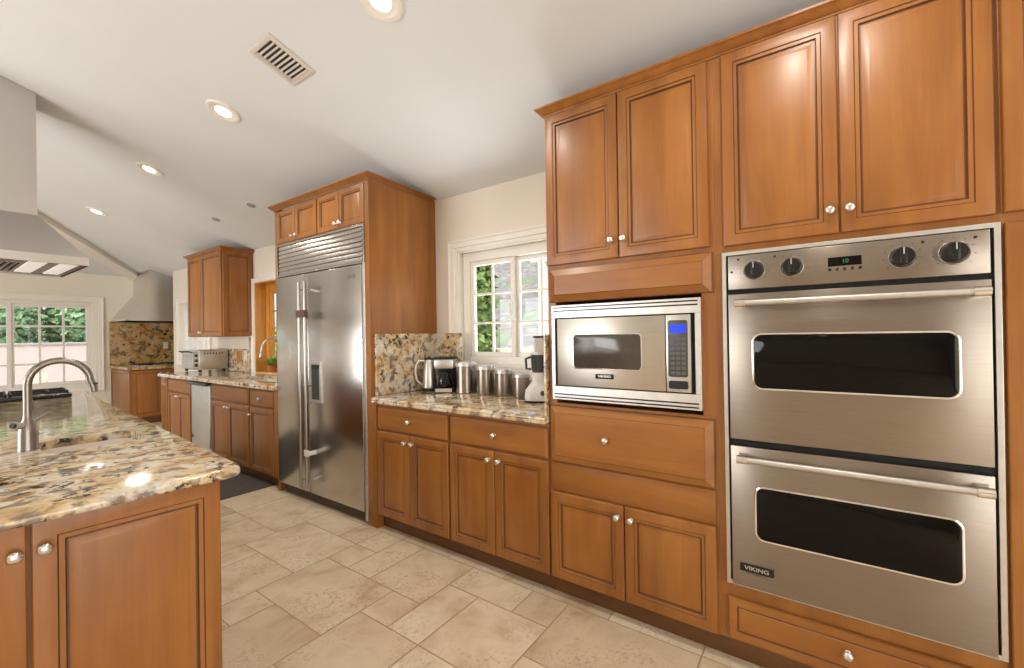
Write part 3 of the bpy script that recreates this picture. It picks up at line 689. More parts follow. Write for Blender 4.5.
drawer(c, L0-5.272, L0-4.424, .706, .858); door(c, L0-5.270, L0-4.864, .106, .690, (L0-4.893, .645), .9); door(c, L0-4.859, L0-4.424, .106, .690, (L0-4.828, .645), .9)
c = cab('base_cabinet', 4.405, 'single-door maple base cabinet with small drawer, left of the refrigerator', 'cabinet', FB); L0 = 4.405
body(c, 0, L0-3.8765, .10, .66)
mb = MB(); mb.box(0, L0-3.8765, .02, .04, .66, .872); mb.build('front_rail', WOOD, c, smooth=0)
drawer(c, L0-4.392, L0-3.950, .706, .858, (L0-4.170, .782)); door(c, L0-4.392, L0-3.950, .106, .690, (L0-4.365, .62), .9)
mb = MB(); mb.box(L0-3.940, L0-3.880, .006, .02, .10, .868, .002); mb.build('filler_strip', WOOD, c, smooth=0)

dw = thing('dishwasher', (D, 5.80, 0), R90, 'pale steel dishwasher between the far base cabinets', 'dishwasher')
mb = MB(); mb.box(.003, .517, .03, .60, .01, .868); mb.build('cabinet', SHADOWM, dw, smooth=0)
mb = MB(); mb.box(.030, .517, -.014, .03, .165, .852, .006); dr = mb.build('door', steel('pale_dishwasher_steel', (.62, .63, .61), .45, .3), dw, smooth=30)
mb = MB(); mb.box(.010, .517, -.05, .01, .835, .864, .008); mb.build('handle_lip', plain('dark_grip', srgb(70, 68, 66), .3, .6), dr, smooth=30)
mb = MB(); mb.box(.030, .517, .0, .03, .06, .160, .003)
for k in range(5): mb.box(.10+k*.075, .145+k*.075, -.004, .001, .10, .112, 0, 1)
mb.build('toe_panel', [plain('pale_toe_panel', srgb(200, 198, 192), .45), BLACKM], dw, smooth=0)
mb = MB(); mb.box(.045, .085, -.017, -.012, .24, .275, .001); mb.build('badge', BLACK, dr, smooth=0)

t = thing('worktop', (D, 6.84, 0), R90, 'long granite worktop of the far run with undermount sink and toaster oven on it', 'worktop')
L0 = 6.84; hole = (L0-5.16, L0-4.25, .155, .53)
slab('slab', 0, L0-3.878, -.030, XW-D-.002, .914, (.03, .003, .003, .003), EDGE, GRANITE, hole, .06, parent=t)
basin(t, hole, .914, -.040, .20, PORC, .06)
mb = MB(); mb.box(L0-6.82, L0-5.79, XW-D-.022, XW-D-.003, .9145, 1.205, .002); mb.box(L0-5.86, L0-5.79, XW-D-.026, XW-D-.0225, .9145, 1.352, .002); mb.build('rear_upstand', GRANITE, t, smooth=0)

def outlet_plate(loc, rz, mat, label, w=.075, h=.115, kind=0):
    o = thing('outlet_plate', loc, rz, label, 'outlet', 'outlet plates')
    mb = MB(); rslab(mb, -w/2, w/2, -h/2, h/2, .006, [(0, 0), (0, -.004), (.003, -.006)]); p = mb.build('plate', mat, o)
    for dz in (-.022, .022):
        mb = MB(); rslab(mb, -.014, .014, dz-.016, dz+.016, .008, [(0, -.005), (0, -.0075), (.001, -.008)]); mb.build('socket', mat, o)
    return o
outlet_plate((XW-.0225, 6.13, 1.11), R90, plain('tan_plate', srgb(186, 128, 74), .5), 'tan outlet plate on the granite behind the toaster oven', .15, .14)
outlet_plate((XW-.0225, 5.95, 1.13), R90, PLASTIC_W, 'white outlet plate on the granite beside the sink window')

uc = thing('wall_cabinet', (2.194, 6.82, 0), R90, 'two-door maple wall cabinet above the toaster oven', 'cabinet')
mb = MB(); mb.box(0, 1.036, .02, .358, 1.368, 2.40, .0015); mb.build('body', WOOD, uc, smooth=0)
door(uc, .003, .443, 1.374, 2.395, (.417, 1.42)); door(uc, .448, 1.033, 1.374, 2.395, (.476, 1.42))
mb = MB(); mb.panel(.018, .352, 1.372, 2.397, 0, DOOR); ep = mb.build('end_panel', [WOOD, GLAZE], uc, smooth=25); ep.location = (1.0365, .0, 0); ep.rotation_euler = (0, 0, PI/2)
crown('crown_moulding', [(XW-.005, 5.765), (2.205, 5.765), (2.205, 6.825), (XW-.005, 6.825)], 2.396, 'small maple crown moulding on the wall cabinet over the toaster oven')

to = thing('toaster_oven', (2.165, 6.95, .914), R90, 'stainless toaster oven with glass door standing on the far worktop', 'toaster oven')
mb = MB(); rs = []
mb.box(0, .53, .015, .35, .030, .285, .012); sh = mb.build('shell', steel('toaster_steel', (.62, .58, .52), .35, 0), to, smooth=30)
for k in range(7):
    mb = MB(); mb.box(.5285, .5315, .07+k*.034, .082+k*.034, .228, .252, .004); mb.build('vent_slot', BLACKM, sh, smooth=0)
mb = MB(); frame_ring(mb, .01, .40, .05, .255, .024, -.004, .014); d_ = mb.build('door', STEEL_L, to, smooth=20)
mb = MB(); mb.box(.034, .376, .002, .006, .074, .231); mb.build('window_glass', plain('toaster_glass', srgb(150, 156, 156), .08), d_, smooth=0)
mb = MB(); mb.tube([(.03, -.035, .265), (.38, -.035, .265)], .009, 10); mb.tube([(.05, -.035, .265), (.05, 0, .245)], .006, 8); mb.tube([(.36, -.035, .265), (.36, 0, .245)], .006, 8); mb.build('handle', BLACKM, d_)
for k in range(3):
    mb = MB(); mb.lathe([(.020, 0), (.019, .012), (.015, .016)], (.465, .012, .09+k*.062), '-y', 18); mb.build('knob', BLACKM, to)
for x_, y_ in ((.04, .04), (.49, .04), (.04, .31), (.49, .31)):
    mb = MB(); mb.lathe([(.016, .001), (.019, .015), (.019, .034)], (x_, y_, 0), 'z', 14); mb.build('foot', BLACKM, to)

def gooseneck(name, loc, rz, label, mat, r_body, h_body, r, z_str, R, drop, lever=True, reach=None):
    """spout arches towards local +x."""
    f = thing(name, loc, rz, label, 'tap')
    mb = MB(); mb.lathe([(r_body*1.04, .0005), (r_body*1.04, .006), (r_body, .010), (r_body*.99, h_body*.55), (r_body*.86, h_body*.8), (r*1.12, h_body), (r*1.02, h_body+.02)], (0, 0, 0), 'z', 28); mb.build('body', mat, f, smooth=50)
    path = [(0, 0, h_body+.012), (0, 0, z_str)]
    for k in range(1, 13):
        a = PI*k/12; path.append((R-R*math.cos(a), 0, z_str+R*math.sin(a)))
    path.append((2*R+.006, 0, z_str-drop*.5)); 
    mb = MB(); mb.tube(path, r, 18); sp = mb.build('spout', mat, f, smooth=50)
    mb = MB(); mb.tube([(2*R+.005, 0, z_str-drop*.45), (2*R+.010, 0, z_str-drop), (2*R+.012, 0, z_str-drop-.02)], [r*1.06, r*1.10, r*.98], 18); mb.build('spray_head', mat, sp, smooth=50)
    mb = MB(); mb.tube([(2*R+.010, 0, z_str-drop*.40), (2*R+.0102, 0, z_str-drop*.40-.006)], r*1.09, 18); mb.build('seam_ring', BLACKM, sp)
    if lever:
        mb = MB(); mb.tube([(-.010, -.010, h_body*.78), (-.040, -.036, h_body*.86)], [.012, .0115], 16); hb = mb.build('handle_hub', NICKEL, f)
        mb = MB(); mb.tube([(-.040, -.036, h_body*.86), (-.044, -.0396, h_body*.87)], [.0112, .0095], 16); mb.build('end_cap', BLACKM, hb)
        mb = MB(); mb.tube([(.0, .005, h_body*.80), (.03, .05, h_body*.90), (.075, .115, h_body*1.06)], [.006, .005, .004], 10); mb.build('lever', mat, hb)
    return f
gooseneck('sink_tap', (2.46, 4.85, .914), PI, 'pale curved tap at the sink behind the refrigerator', STEEL_L, .024, .06, .012, .30, .12, .06, False)

# potted herb on the sink window sill
pl = thing('potted_plant', (2.655, 5.50, .9165+.012), 0, 'small green plant on the sill of the sink window', 'plant')
mb = MB(); mb.lathe([(.035, 0), (.048, .07), (.052, .07), (.052, .082), (.044, .082), (.042, .07)], (0, 0, 0), 'z', 20, cap1=True); mb.build('pot', SOIL, pl)
mb = MB(); rg = random.Random(5)
for k in range(120):
    a = rg.random()*2*PI; e = rg.uniform(.1, 1.2); L_ = rg.uniform(.05, .17); w_ = L_*.22
    d_ = Vector((math.cos(a)*math.cos(e), math.sin(a)*math.cos(e), math.sin(e))); s_ = d_.cross(Vector((0, 0, 1))).normalized()*w_; o_ = Vector((0, 0, .075))
    if o_.x+d_.x*L_ > .06: d_.x *= .3
    p1 = o_+d_*L_*.5; p2 = o_+d_*L_+Vector((0, 0, -.02)); mb.quad([tuple(o_), tuple(p1-s_), tuple(p2), tuple(p1+s_)])
mb.build('foliage', GREEN, pl, smooth=0)

rugo = MB(); rugo.box(-.49, .545, 0, 1.55, 0, .010, .003)
tag(rugo.build('floor_mat', RUG, loc=(1.40, 4.035, .0025)), 'charcoal floor mat in front of the far sink', 'mat')

# ------------------------------------------------------------------ far cooking corner
c = thing('cooktop_cabinet', (2.06, 8.75, 0), 0, 'maple base cabinet under the far cooktop, in the corner by the far window', 'cabinet')
mb = MB(); mb.box(0, 1.28, .02, 1.04, .10, .872, .0015); mb.build('body', WOOD, c, smooth=0)
mb = MB(); mb.box(.02, 1.28, .06, 1.04, .002, .10); mb.build('toe_kick', KICK, c, smooth=0)
door(c, .015, .40, .12, .86, (.37, .80)); door(c, .44, .83, .12, .86, (.47, .80)); door(c, .84, 1.24, .12, .86, (1.2, .80))
mb = MB(); mb.panel(.02, 1.02, .12, .86, 0, DOOR); ep = mb.build('end_panel', [WOOD, GLAZE], c, smooth=25); ep.location = (.0, 1.04, 0); ep.rotation_euler = (0, 0, -PI/2)
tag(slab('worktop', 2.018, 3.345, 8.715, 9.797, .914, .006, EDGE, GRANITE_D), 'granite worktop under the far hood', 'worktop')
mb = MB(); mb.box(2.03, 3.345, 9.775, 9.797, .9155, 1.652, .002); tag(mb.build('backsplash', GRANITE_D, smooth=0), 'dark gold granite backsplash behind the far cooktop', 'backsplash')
ck = thing('cooktop', (2.55, 9.12, .9145), 0, 'slim stainless cooktop under the far wall hood', 'cooktop')
mb = MB(); mb.box(-.38, .38, -.25, .25, 0, .012, .004); mb.build('tray', STEEL_L, ck)
for x_ in (-.19, .19):
    for y_ in (-.12, .12):
        mb = MB(); mb.lathe([(.045, .012), (.04, .022), (.02, .026)], (x_, y_, 0), 'z', 18); mb.build('burner', BLACKM, ck)
    mb = MB()
    for k in range(3): mb.box(x_-.16+k*.155, x_-.15+k*.155, -.22, .22, .028, .036)
    for k in range(3): mb.box(x_-.16, x_+.16, -.22+k*.215, -.21+k*.215, .028, .036)
    for sx in (-.158, .152):
        for sy in (-.22, .21): mb.box(x_+sx, x_+sx+.008, sy, sy+.008, .012, .03)
    mb.build('grate', BLACKM, ck, smooth=0)
outlet_plate((2.80, 9.7745, 1.24), 0, PLASTIC_W, 'white outlet plate on the granite behind the far cooktop')
hd = thing('range_hood', (2.58, 9.797, 1.655), 0, 'stainless wall hood with chimney over the far cooktop', 'range hood')
mb = MB()
mb.rings([[(-.535, -.845, 0), (.535, -.845, 0), (.535, -.001, 0), (-.535, -.001, 0)], [(-.535, -.845, .03), (.535, -.845, .03), (.535, -.001, .03), (-.535, -.001, .03)],
          [(-.225, -.825, .47), (.225, -.825, .47), (.225, -.001, .47), (-.225, -.001, .47)]]); mb.build('canopy', HOODL, hd, smooth=20)
mb = MB(); zt = lambda x: zc_right(2.58+x)-1.655-.004
mb.rings([[(-.222, -.822, .471), (.222, -.822, .471), (.222, -.001, .471), (-.222, -.001, .471)], [(-.222, -.822, zt(-.222)), (.222, -.822, zt(.222)), (.222, -.001, min(zt(.222), .787)), (-.222, -.001, min(zt(-.222), .787))]]); mb.box(-.226, .226, -.826, -.001, .4705, .480); mb.build('chimney', HOODL, hd, smooth=20)

# ------------------------------------------------------------------ island
IR = math.radians(-3.8)
il = thing('kitchen_island', (.652, 1.542, 0), IR, 'maple kitchen island base with two-door end facing the viewer', 'island')
YE = 3.52
mb = MB(); mb.box(-1.24, -.064, .050, YE-.05, .10, .66, .0015)
for a in ((-1.24, -.064, .05, .07), (-1.24, -.064, YE-.07, YE-.05), (-1.24, -1.22, .07, YE-.07), (-.084, -.064, .07, YE-.07)): mb.box(a[0], a[1], a[2], a[3], .66, .8795)
mb.build('body', WOOD, il, smooth=0)
mb = MB(); mb.box(-1.22, -.09, .11, YE-.08, .002, .10); mb.build('toe_kick', KICK, il, smooth=0)
door(il, -.472, -.064, .075, .878, (-.450, .812), 1.05, y=.050); door(il, -.885, -.480, .075, .878, (-.500, .810), 1.05, y=.050)
mb = MB(); mb.box(-.0635, -.046, .10, YE-.1, .04, .80, .004); mb.build('side_panel', WOOD, il, smooth=30)
ISL_EDGE = [(.012, -.034), (.005, -.0325), (.001, -.028), (0, -.022), (.001, -.015), (.004, -.007), (.009, -.002), (.015, 0)]
t = thing('worktop', (.652, 1.542, 0), IR, 'large granite island worktop with rounded corner, tap and small sink', 'worktop')
hole = (-.405, -.105, .765, 1.085)
slab('slab', -1.30, 0, 0, YE, .914, (.03, .055, .055, .03), ISL_EDGE, granite('streaky_cream_granite', 1.15, .15, .85, dark=.05), hole, .06, parent=t)
basin(t, hole, .914, -.034, .17, PORC, .06)
gooseneck('sink_tap', (.279, 2.490, .914), 0, 'brushed nickel gooseneck tap standing on the island', FAUCETM, .0285, .120, .0128, .252, .088, .03)

ck = thing('cooktop', (.652, 1.542, .9145), IR, 'black gas cooktop set on the far end of the island', 'cooktop')
mb = MB(); mb.box(-1.06, -.115, 3.04, 3.47, 0, .028, .006); mb.build('tray', BLACK, ck)
for k in range(3):
    xa = -1.03+k*.305
    mb = MB()
    for q in range(4): mb.box(xa+q*.093, xa+q*.093+.011, 3.08, 3.43, .036, .050, .002)
    for q in range(3): mb.box(xa, xa+.29, 3.08+q*.17, 3.09+q*.17, .034, .048, .002)
    for sx in (0, .28):
        for sy in (3.08, 3.42): mb.box(xa+sx, xa+sx+.01, sy, sy+.01, .026, .04)
    mb.build('grate', BLACKM, ck, smooth=0)
    for sy in (3.17, 3.35):
        mb = MB(); mb.lathe([(.05, .027), (.045, .034), (.02, .035)], (xa+.145, sy, 0), 'z', 18); mb.build('burner', STEEL_L, ck)

hx = .29
hd = thing('range_hood', (hx, 4.53, 1.85), 0, 'large stainless island hood hanging from the ceiling at the left edge', 'range hood')
mb = MB(); W2_, y0, y1 = .46, -.43, .43
r1_ = [(-W2_, y0), (W2_, y0), (W2_, y1), (-W2_, y1)]
mb.rings([[(x*.965, y*.965, .012) for x, y in r1_], [(x*.965, y*.965, 0) for x, y in r1_], [(x, y, 0) for x, y in r1_], [(x, y, .055) for x, y in r1_], [(-.258, -.155, .352), (.258, -.155, .352), (.258, .155, .352), (-.258, .155, .352)]], 0, False, True)
mb.build('canopy', HOODM, hd, smooth=20)
mb = MB(); zt = lambda x: zc_right(hx+x)-1.85-.003
rb = [(-.255, -.152), (.255, -.152), (.255, .152), (-.255, .152)]
mb.rings([[(x, y, .353) for x, y in rb], [(x, y, zt(x)) for x, y in rb]]); mb.build('chimney', HOODM, hd, smooth=20)
mb = MB(); mb.box(-.44, .44, -.41, .41, .012, .02); un = mb.build('underside', plain('bronze_underside', srgb(124, 102, 82), .4, .5), hd, smooth=0)
for k in range(3):
    mb = MB(); xa = -.40+k*.20
    for q in range(6): mb.box(xa+q*.03, xa+q*.03+.018, -.25, .25, .004, .012, .002)
    mb.build('baffle_filter', HOODM, un, smooth=0)
for xa in (.19, .335):
    mb = MB(); mb.box(xa, xa+.085, -.38, .30, .003, .012, .003); mb.build('lamp_panel', plain('white_lamp_panel', srgb(238, 236, 230), .3, emit=((1, .97, .92, 1), .25)) if xa == .19 else bpy.data.materials['white_lamp_panel'], un, smooth=0)

# ------------------------------------------------------------------ things on the window worktop
def canister(x, y, r, h, label):
    o = thing('canister', (x, y, .914), 0, label, 'canister', 'steel canisters on the window worktop')
    mb = MB(); mb.lathe([(r*.97, .0005), (r, .004), (r, h*.80), (r*.985, h*.82)], (0, 0, 0), 'z', 36); mb.build('jar', STEEL, o, smooth=30)
    mb = MB(); mb.lathe([(r*.99, h*.821), (r*1.03, h*.83), (r*1.03, h*.93), (r*1.0, h*.95), (r*.9, h*.955), (r*.88, h*.97), (r*.5, h*.975)], (0, 0, 0), 'z', 36); l_ = mb.build('lid', STEEL_L, o, smooth=30)
    mb = MB(); mb.tube([(r*.2, -r*1.0, h*.80), (r*.22, -r*1.22, h*.84), (r*.22, -r*1.20, h*.90), (r*.2, -r*1.02, h*.93)], .0035, 8); mb.build('clasp', STEEL_P, o)
canister(2.385, 2.108, .073, .235, 'largest steel canister, beside the coffee maker')
canister(2.38, 1.920, .064, .212, 'second largest steel canister, next to the biggest one')
canister(2.385, 1.762, .061, .188, 'third steel canister, second smallest of the row')
canister(2.375, 1.612, .055, .164, 'smallest steel canister, partly behind the white food processor')
kt = thing('kettle', (2.345, 2.445, .914), math.radians(140), 'slim steel electric kettle with steel loop handle against the granite upstand', 'kettle')
mb = MB(); mb.lathe([(.058, .001), (.060, .008), (.060, .018), (.050, .022)], (0, 0, 0), 'z', 30); mb.build('base', BLACKM, kt)
mb = MB(); mb.lathe([(.056, .0225), (.057, .03), (.050, .12), (.044, .19), (.040, .225), (.034, .236)], (0, 0, 0), 'z', 30); bd = mb.build('jug', STEEL_L, kt, smooth=40)
mb = MB(); mb.lathe([(.034, .2365), (.030, .246), (.012, .250), (.010, .262)], (0, 0, 0), 'z', 24); mb.build('lid', BLACKM, kt, smooth=40)
mb = MB(); mb.tube([(.036, 0, .225), (.075, 0, .232), (.100, 0, .195), (.105, 0, .14), (.094, 0, .08), (.056, 0, .045)], [.008, .010, .011, .011, .010, .008], 12); mb.build('handle', STEEL_L, kt, smooth=50)
mb = MB(); mb.tube([(-.035, 0, .20), (-.058, 0, .222), (-.066, 0, .226)], [.016, .011, .006], 12); mb.build('spout', STEEL_L, kt, smooth=50)
cm = thing('coffee_maker', (2.356, 2.280, .914), math.radians(-58), 'black and steel drip coffee maker with glass carafe between kettle and canisters', 'coffee maker')
mb = MB(); mb.box(-.072, .072, -.085, .10, .001, .035, .008); mb.build('base', BLACKM, cm, smooth=30)
mb = MB(); mb.box(-.060, .060, -.0865, -.08, .006, .032, .002); mb.build('control_strip', STEEL_L, cm, smooth=0)
mb = MB(); mb.box(-.072, .072, .03, .10, .0355, .175, .006); mb.build('water_tank', BLACKM, cm, smooth=30)
mb = MB(); mb.box(-.072, .072, -.080, .10, .1755, .245, .010); hd_ = mb.build('brew_head', STEEL_L, cm, smooth=30)
mb = MB(); mb.box(-.074, .074, -.082, .102, .2455, .258, .005); mb.build('lid', BLACKM, hd_, smooth=30)
mb = MB(); mb.lathe([(.045, .036), (.056, .05), (.058, .085), (.048, .125), (.042, .135)], (0, -.028, 0), 'z', 28); cf = mb.build('carafe', plain('dark_coffee_glass', srgb(18, 12, 10), .05), cm, smooth=40)
mb = MB(); mb.lathe([(.043, .1355), (.046, .140), (.046, .152), (.03, .158)], (0, -.028, 0), 'z', 28); mb.build('carafe_lid', BLACKM, cf, smooth=40)
mb = MB(); mb.tube([(.02, -.070, .145), (.03, -.105, .140), (.03, -.110, .10), (.025, -.082, .065)], .008, 10); mb.build('carafe_handle', BLACKM, cf)
fp = thing('food_processor', (2.315, 1.425, .914), math.radians(-62), 'white food processor with dark bowl and tall pale feed tube, beside the microwave tower', 'food processor')
mb = MB(); mb.rings([[(p[0], p[1], z) for p in rrect(-.095+i, .095-i, -.10+i, .10-i, .04, 6)] for i, z in ((0.004, .001), (0, .012))], 0); mb.build('foot_pad', BLACKM, fp)
mb = MB(); mb.rings([[(p[0], p[1], z) for p in rrect(-.095+i, .095-i, -.10+i, .10-i*.4, .045, 6)] for i, z in ((.002, .0125), (0, .03), (.004, .075), (.03, .105), (.042, .125), (.044, .175), (.05, .18))], 0); bs = mb.build('base', PLASTIC_W, fp, smooth=50)
mb = MB(); mb.lathe([(.016, 0), (.015, .008), (.010, .010)], (.02, -.0985, .06), '-y', 18); mb.build('knob', PLASTIC_G, bs)
mb = MB(); mb.lathe([(.050, .1805), (.056, .20), (.060, .275), (.062, .285), (.058, .29)], (0, .01, 0), 'z', 28); bw = mb.build('bowl', PLASTIC_G, fp, smooth=40)
mb = MB(); mb.lathe([(.060, .2905), (.060, .300), (.050, .306)], (0, .01, 0), 'z', 28); mb.build('bowl_lid', PALE, bw, smooth=40)
mb = MB(); mb.rings([[(p[0], p[1]+.02, z) for p in rrect(-.036+i, .036-i, -.03+i, .03-i, .012, 5)] for i, z in ((0, .3065), (-.002, .395))], 0); mb.build('feed_tube', PALE, fp, smooth=40)
mb = MB(); mb.box(-.040, .040, -.014, .054, .3955, .408, .004); mb.build('pusher', BLACKM, fp, smooth=30)
mb = MB(); mb.tube([(-.058, -.01, .20), (-.085, -.02, .205), (-.088, -.02, .265), (-.060, -.01, .275)], .008, 10); mb.build('bowl_handle', PLASTIC_G, bw)

# ------------------------------------------------------------------ ceiling fixtures (set into the slope)
SL = math.atan(.3)
def on_ceiling(name, x, y, label, cat, group=None):
    o = thing(name, (x, y, zc_right(x)), 0, label, cat, group); o.rotation_euler = (0, SL, 0); return o    # local x runs down the slope, local -z into the room
def lamp(name, loc, power, rad=.055, color=(1, .93, .83), cone=150):
    l = bpy.data.lights.new(name, 'SPOT'); l.energy = power; l.shadow_soft_size = rad; l.color = color; l.spot_size = math.radians(cone); l.spot_blend = .6
    o = bpy.data.objects.new(name, l); COL.objects.link(o); o.location = loc; return o
def recessed(x, y, label, dim=False, power=29):
    o = on_ceiling('recessed_light', x, y, label, 'ceiling light', 'small unlit recessed lights' if dim else 'lit recessed ceiling lights')
    s = .38 if dim else 1.0
    mb = MB(); mb.lathe([(.047*s, -.0015), (.049*s, -.005), (.066*s, -.004), (.072*s, -.007), (.084*s, -.011), (.097*s, -.009), (.101*s, -.001), (.101*s, .0)], (0, 0, 0), 'z', 40, cap0=False, cap1=False); mb.build('trim_ring', DIM if dim else TRIMW, o, smooth=50)
    mb = MB(); mb.lathe([(.002*s, -.0065), (.046*s, -.0065), (.048*s, -.002), (.002*s, -.002)], (0, 0, 0), 'z', 32); mb.build('lens', DIM if dim else LENS, o, smooth=50)
    if not dim: lamp('lamp_of_recessed_light', (x-.012, y, zc_right(x)-.045), power)
LY = (1.578, 3.19, 4.76, 6.73)
for x_, y_, lb in zip((1.25, 1.24, 1.265, 1.30), LY, ('lit recessed ceiling light nearest the viewer, cut by the top edge', 'lit recessed ceiling light just beyond the air vent', 'lit recessed ceiling light, third from the viewer', 'farthest of the lit recessed ceiling lights')): recessed(x_, y_, lb, power=29 if y_ < 4 else 38)
recessed(1.96, 4.45, 'tiny unlit recessed light nearer the refrigerator cabinet', True); recessed(1.96, 5.26, 'tiny unlit recessed light farther from the refrigerator cabinet', True)
for x_, y_ in ((1.255, .0), (1.255, -1.5), (-2.455, 0.0), (-2.455, 1.6), (-2.455, 3.2), (-2.455, 4.8), (-1.9, 8.0)): lamp('lamp_unseen', (x_, y_, min(zc_right(x_ if x_ > -.6 else -1.2-x_), zc_hip(y_))-.05), 29)
vt = on_ceiling('air_vent', 1.212, 2.37, 'off-white louvred air vent in the sloped ceiling', 'air vent')
hl, hw = .132, .114
mb = MB(); rs = []
for i_, z_ in ((0, -.001), (0, -.006), (.010, -.010), (.026, -.010), (.030, -.004)): rs.append([(-hl+i_, -hw+i_, z_), (hl-i_, -hw+i_, z_), (hl-i_, hw-i_, z_), (-hl+i_, hw-i_, z_)])
mb.rings(rs, 0, False, False); mb.build('frame', VENTW, vt, smooth=0)
mb = MB(); mb.box(-hl+.02, hl-.02, -hw+.02, hw-.02, -.0025, -.001); mb.build('core', GRILLM, vt, smooth=0)
for k in range(9):
    xa = -hl+.040+k*.0232
    mb = MB(); mb.rings([[(xa+.002, yy, -.003), (xa+.004, yy, -.003), (xa+.010, yy, -.012), (xa+.006, yy, -.0125)] for yy in (-hw+.03, hw-.045)]); mb.build('louvre', VENTW, vt, smooth=0)
for k in range(2):
    ya = hw-.044+k*.010
    mb = MB(); mb.box(-hl+.03, hl-.03, ya, ya+.004, -.011, -.003); mb.build('side_blade', VENTW, vt, smooth=0)

# ------------------------------------------------------------------ beige chair by the far window
ch = thing('patio_chair', (2.38, 19.2, -.149), math.radians(160), 'beige patio chair seen outside through the far window', 'chair')
ch.scale = (.75, .75, .60)
mb = MB(); mb.box(-.22, .22, -.22, .22, .40, .48, .02); mb.build('seat', BEIGE, ch)
mb = MB(); mb.rings([[(-w, y, z) for w, y, z in ((.20, -.24, .50), (.22, -.27, .75), (.19, -.29, .94))]+[(w, y, z) for w, y, z in ((.19, -.29, .94), (.22, -.27, .75), (.20, -.24, .50))], [(-w, y, z) for w, y, z in ((.20, -.18, .50), (.22, -.21, .75), (.19, -.24, .94))]+[(w, y, z) for w, y, z in ((.19, -.24, .94), (.22, -.21, .75), (.20, -.18, .50))]]); mb.build('backrest', BEIGE, ch, smooth=30)
for sx in (-.18, .18):
    for sy in (-.19, .19):
        mb = MB(); mb.tube([(sx, sy, .41), (sx*1.05, sy*1.08, .001)], [.02, .014], 10); mb.build('leg', BARK, ch)

# ------------------------------------------------------------------ outside
mb = MB(); mb.box(-30, 40, -20, 60, -.35, -.15); tag(mb.build('ground_outside', PAVE, smooth=0), kind='structure')
def wallbox(name, x0, x1, y0, y1, z0, z1, mat, label, cap=None):
    t = thing(name, ((x0+x1)/2, (y0+y1)/2, z0), 0, label, 'garden wall'); a, b_ = (x1-x0)/2, (y1-y0)/2
    mb = MB(); mb.box(-a, a, -b_, b_, 0, z1-z0, .01); mb.build('wall', mat, t, smooth=0)
    if cap: mb = MB(); mb.box(-a-.03, a+.03, -b_-.03, b_+.03, z1-z0, z1-z0+cap[0], .01); mb.build('capping', cap[1], t, smooth=0)
wallbox('garden_wall', -26, 12, 22.0, 22.25, -.15, 1.22, STUCCO, 'pale stucco garden wall outside the far window', (.10, GREYLEDGE))
wallbox('retaining_wall', 6.0, 6.3, -3, 12, -.15, 1.10, TANST, 'cream retaining wall below the hillside outside the counter window')
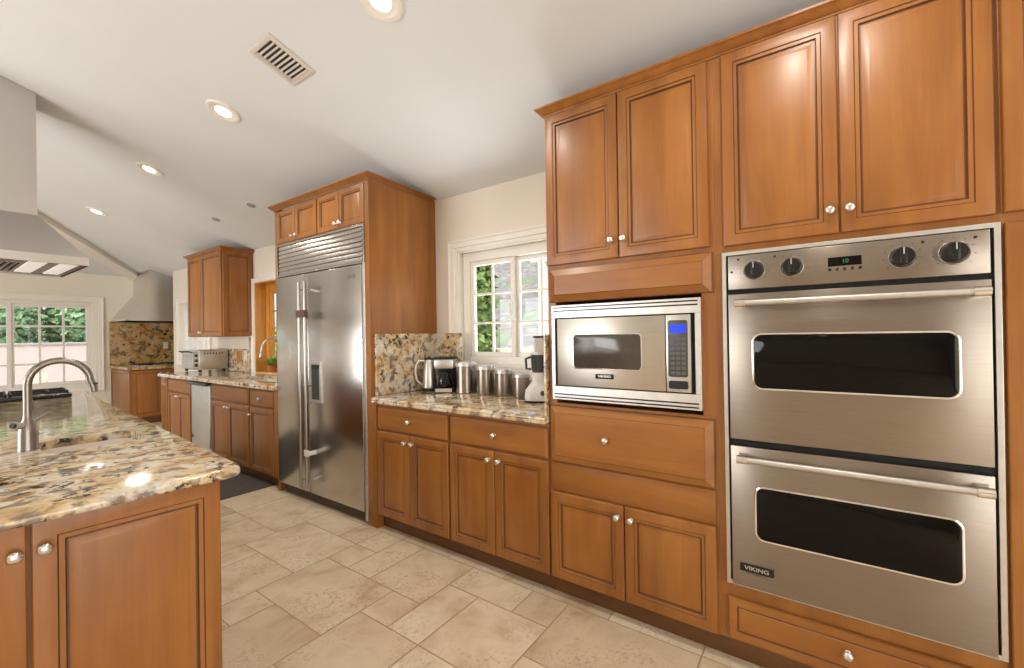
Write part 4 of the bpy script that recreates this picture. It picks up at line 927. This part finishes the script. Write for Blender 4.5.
# rubble hillside
mb = MB(); nx_, ny_ = 40, 60; V = []
for i in range(nx_+1):
    for j in range(ny_+1):
        x = 6.3+i*.3; y = -5+j*.32; z = .98+(x-6.3)*.42+.28*noise.noise(Vector((x*.7, y*.7, 0)))+.12*noise.noise(Vector((x*2.3, y*2.3, 4)))
        V.append(mb.bm.verts.new((x, y, z)))
for i in range(nx_):
    for j in range(ny_): mb.face((V[i*(ny_+1)+j], V[(i+1)*(ny_+1)+j], V[(i+1)*(ny_+1)+j+1], V[i*(ny_+1)+j+1]))
tag(mb.build('ground_hill', RUBBLE, smooth=60), kind='structure')
def foliage(name, loc, rx, ry, rz_, n, leaf, mat, label, cat, group=None, seed=1, stem=True):
    t = thing(name, loc, 0, label, cat, group); mb = MB(); rg = random.Random(seed)
    for k in range(n):
        u = Vector((rg.gauss(0, 1), rg.gauss(0, 1), rg.gauss(0, 1))).normalized(); q = rg.uniform(.62, 1.0)*(1+.18*noise.noise(u*2.5+Vector((seed, 0, 0))))
        p = Vector((u.x*rx*q, u.y*ry*q, rz_+u.z*rz_*q)); a = Vector((rg.gauss(0, 1), rg.gauss(0, 1), rg.gauss(0, .6))).normalized(); b_ = a.cross(u).normalized() if abs(a.dot(u)) < .98 else a.orthogonal()
        s = leaf*rg.uniform(.6, 1.3); mb.quad([tuple(p-a*s), tuple(p+b_*s*.5), tuple(p+a*s), tuple(p-b_*s*.5)])
    mb.build('foliage', mat, t, smooth=0)
    if stem:
        mb = MB(); mb.tube([(0, 0, 0), (0, 0, rz_*1.2)], [rx*.12, rx*.05], 8); mb.build('trunk', BARK, t)
    return t
foliage('columnar_shrub', (4.55, 3.86, -.15), .28, .30, 1.9, 3000, .085, COLUMN, 'tall green columnar shrub outside the counter window', 'shrub', seed=3)
foliage('garden_shrub', (4.95, 10.2, -.15), .85, 1.0, .85, 2600, .12, GREEN, 'bright green shrub outside the sink window', 'shrub', seed=8)
for k, (x_, lb) in enumerate(((2.15, 'green hedge shrub behind the garden wall, in the left part of the far window'), (4.2, 'green hedge shrub behind the garden wall, in the right part of the far window'))):
    foliage('hedge_shrub', (x_, 24.0+.2*(k % 2), -.15), 1.0, .85, 2.5, 4600, .17, HEDGE, lb, 'hedge', 'hedge shrubs behind the garden wall', seed=20+k)
# patio cover seen through the right-hand sash
pc = thing('patio_cover', (4.3, 2.2, -.15), 0, 'white timber patio cover outside the counter window', 'patio cover')
for y_ in (-1.3, .9):
    mb = MB(); mb.box(.9, 1.02, y_, y_+.12, 0, 2.50, .01); mb.build('post', TRIMW, pc, smooth=0)
mb = MB(); mb.box(.90, 1.02, -2.2, 1.15, 2.5, 2.68, .01); mb.build('beam', TRIMW, pc, smooth=0)
for k in range(7):
    mb = MB(); ya = -2.1+k*.52; mb.rings([[(-1.3, ya, 3.0), (-1.3, ya+.06, 3.0), (-1.3, ya+.06, 3.14), (-1.3, ya, 3.14)], [(1.4, ya, 2.62), (1.4, ya+.06, 2.62), (1.4, ya+.06, 2.76), (1.4, ya, 2.76)]]); mb.build('rafter', TRIMW, pc, smooth=0)
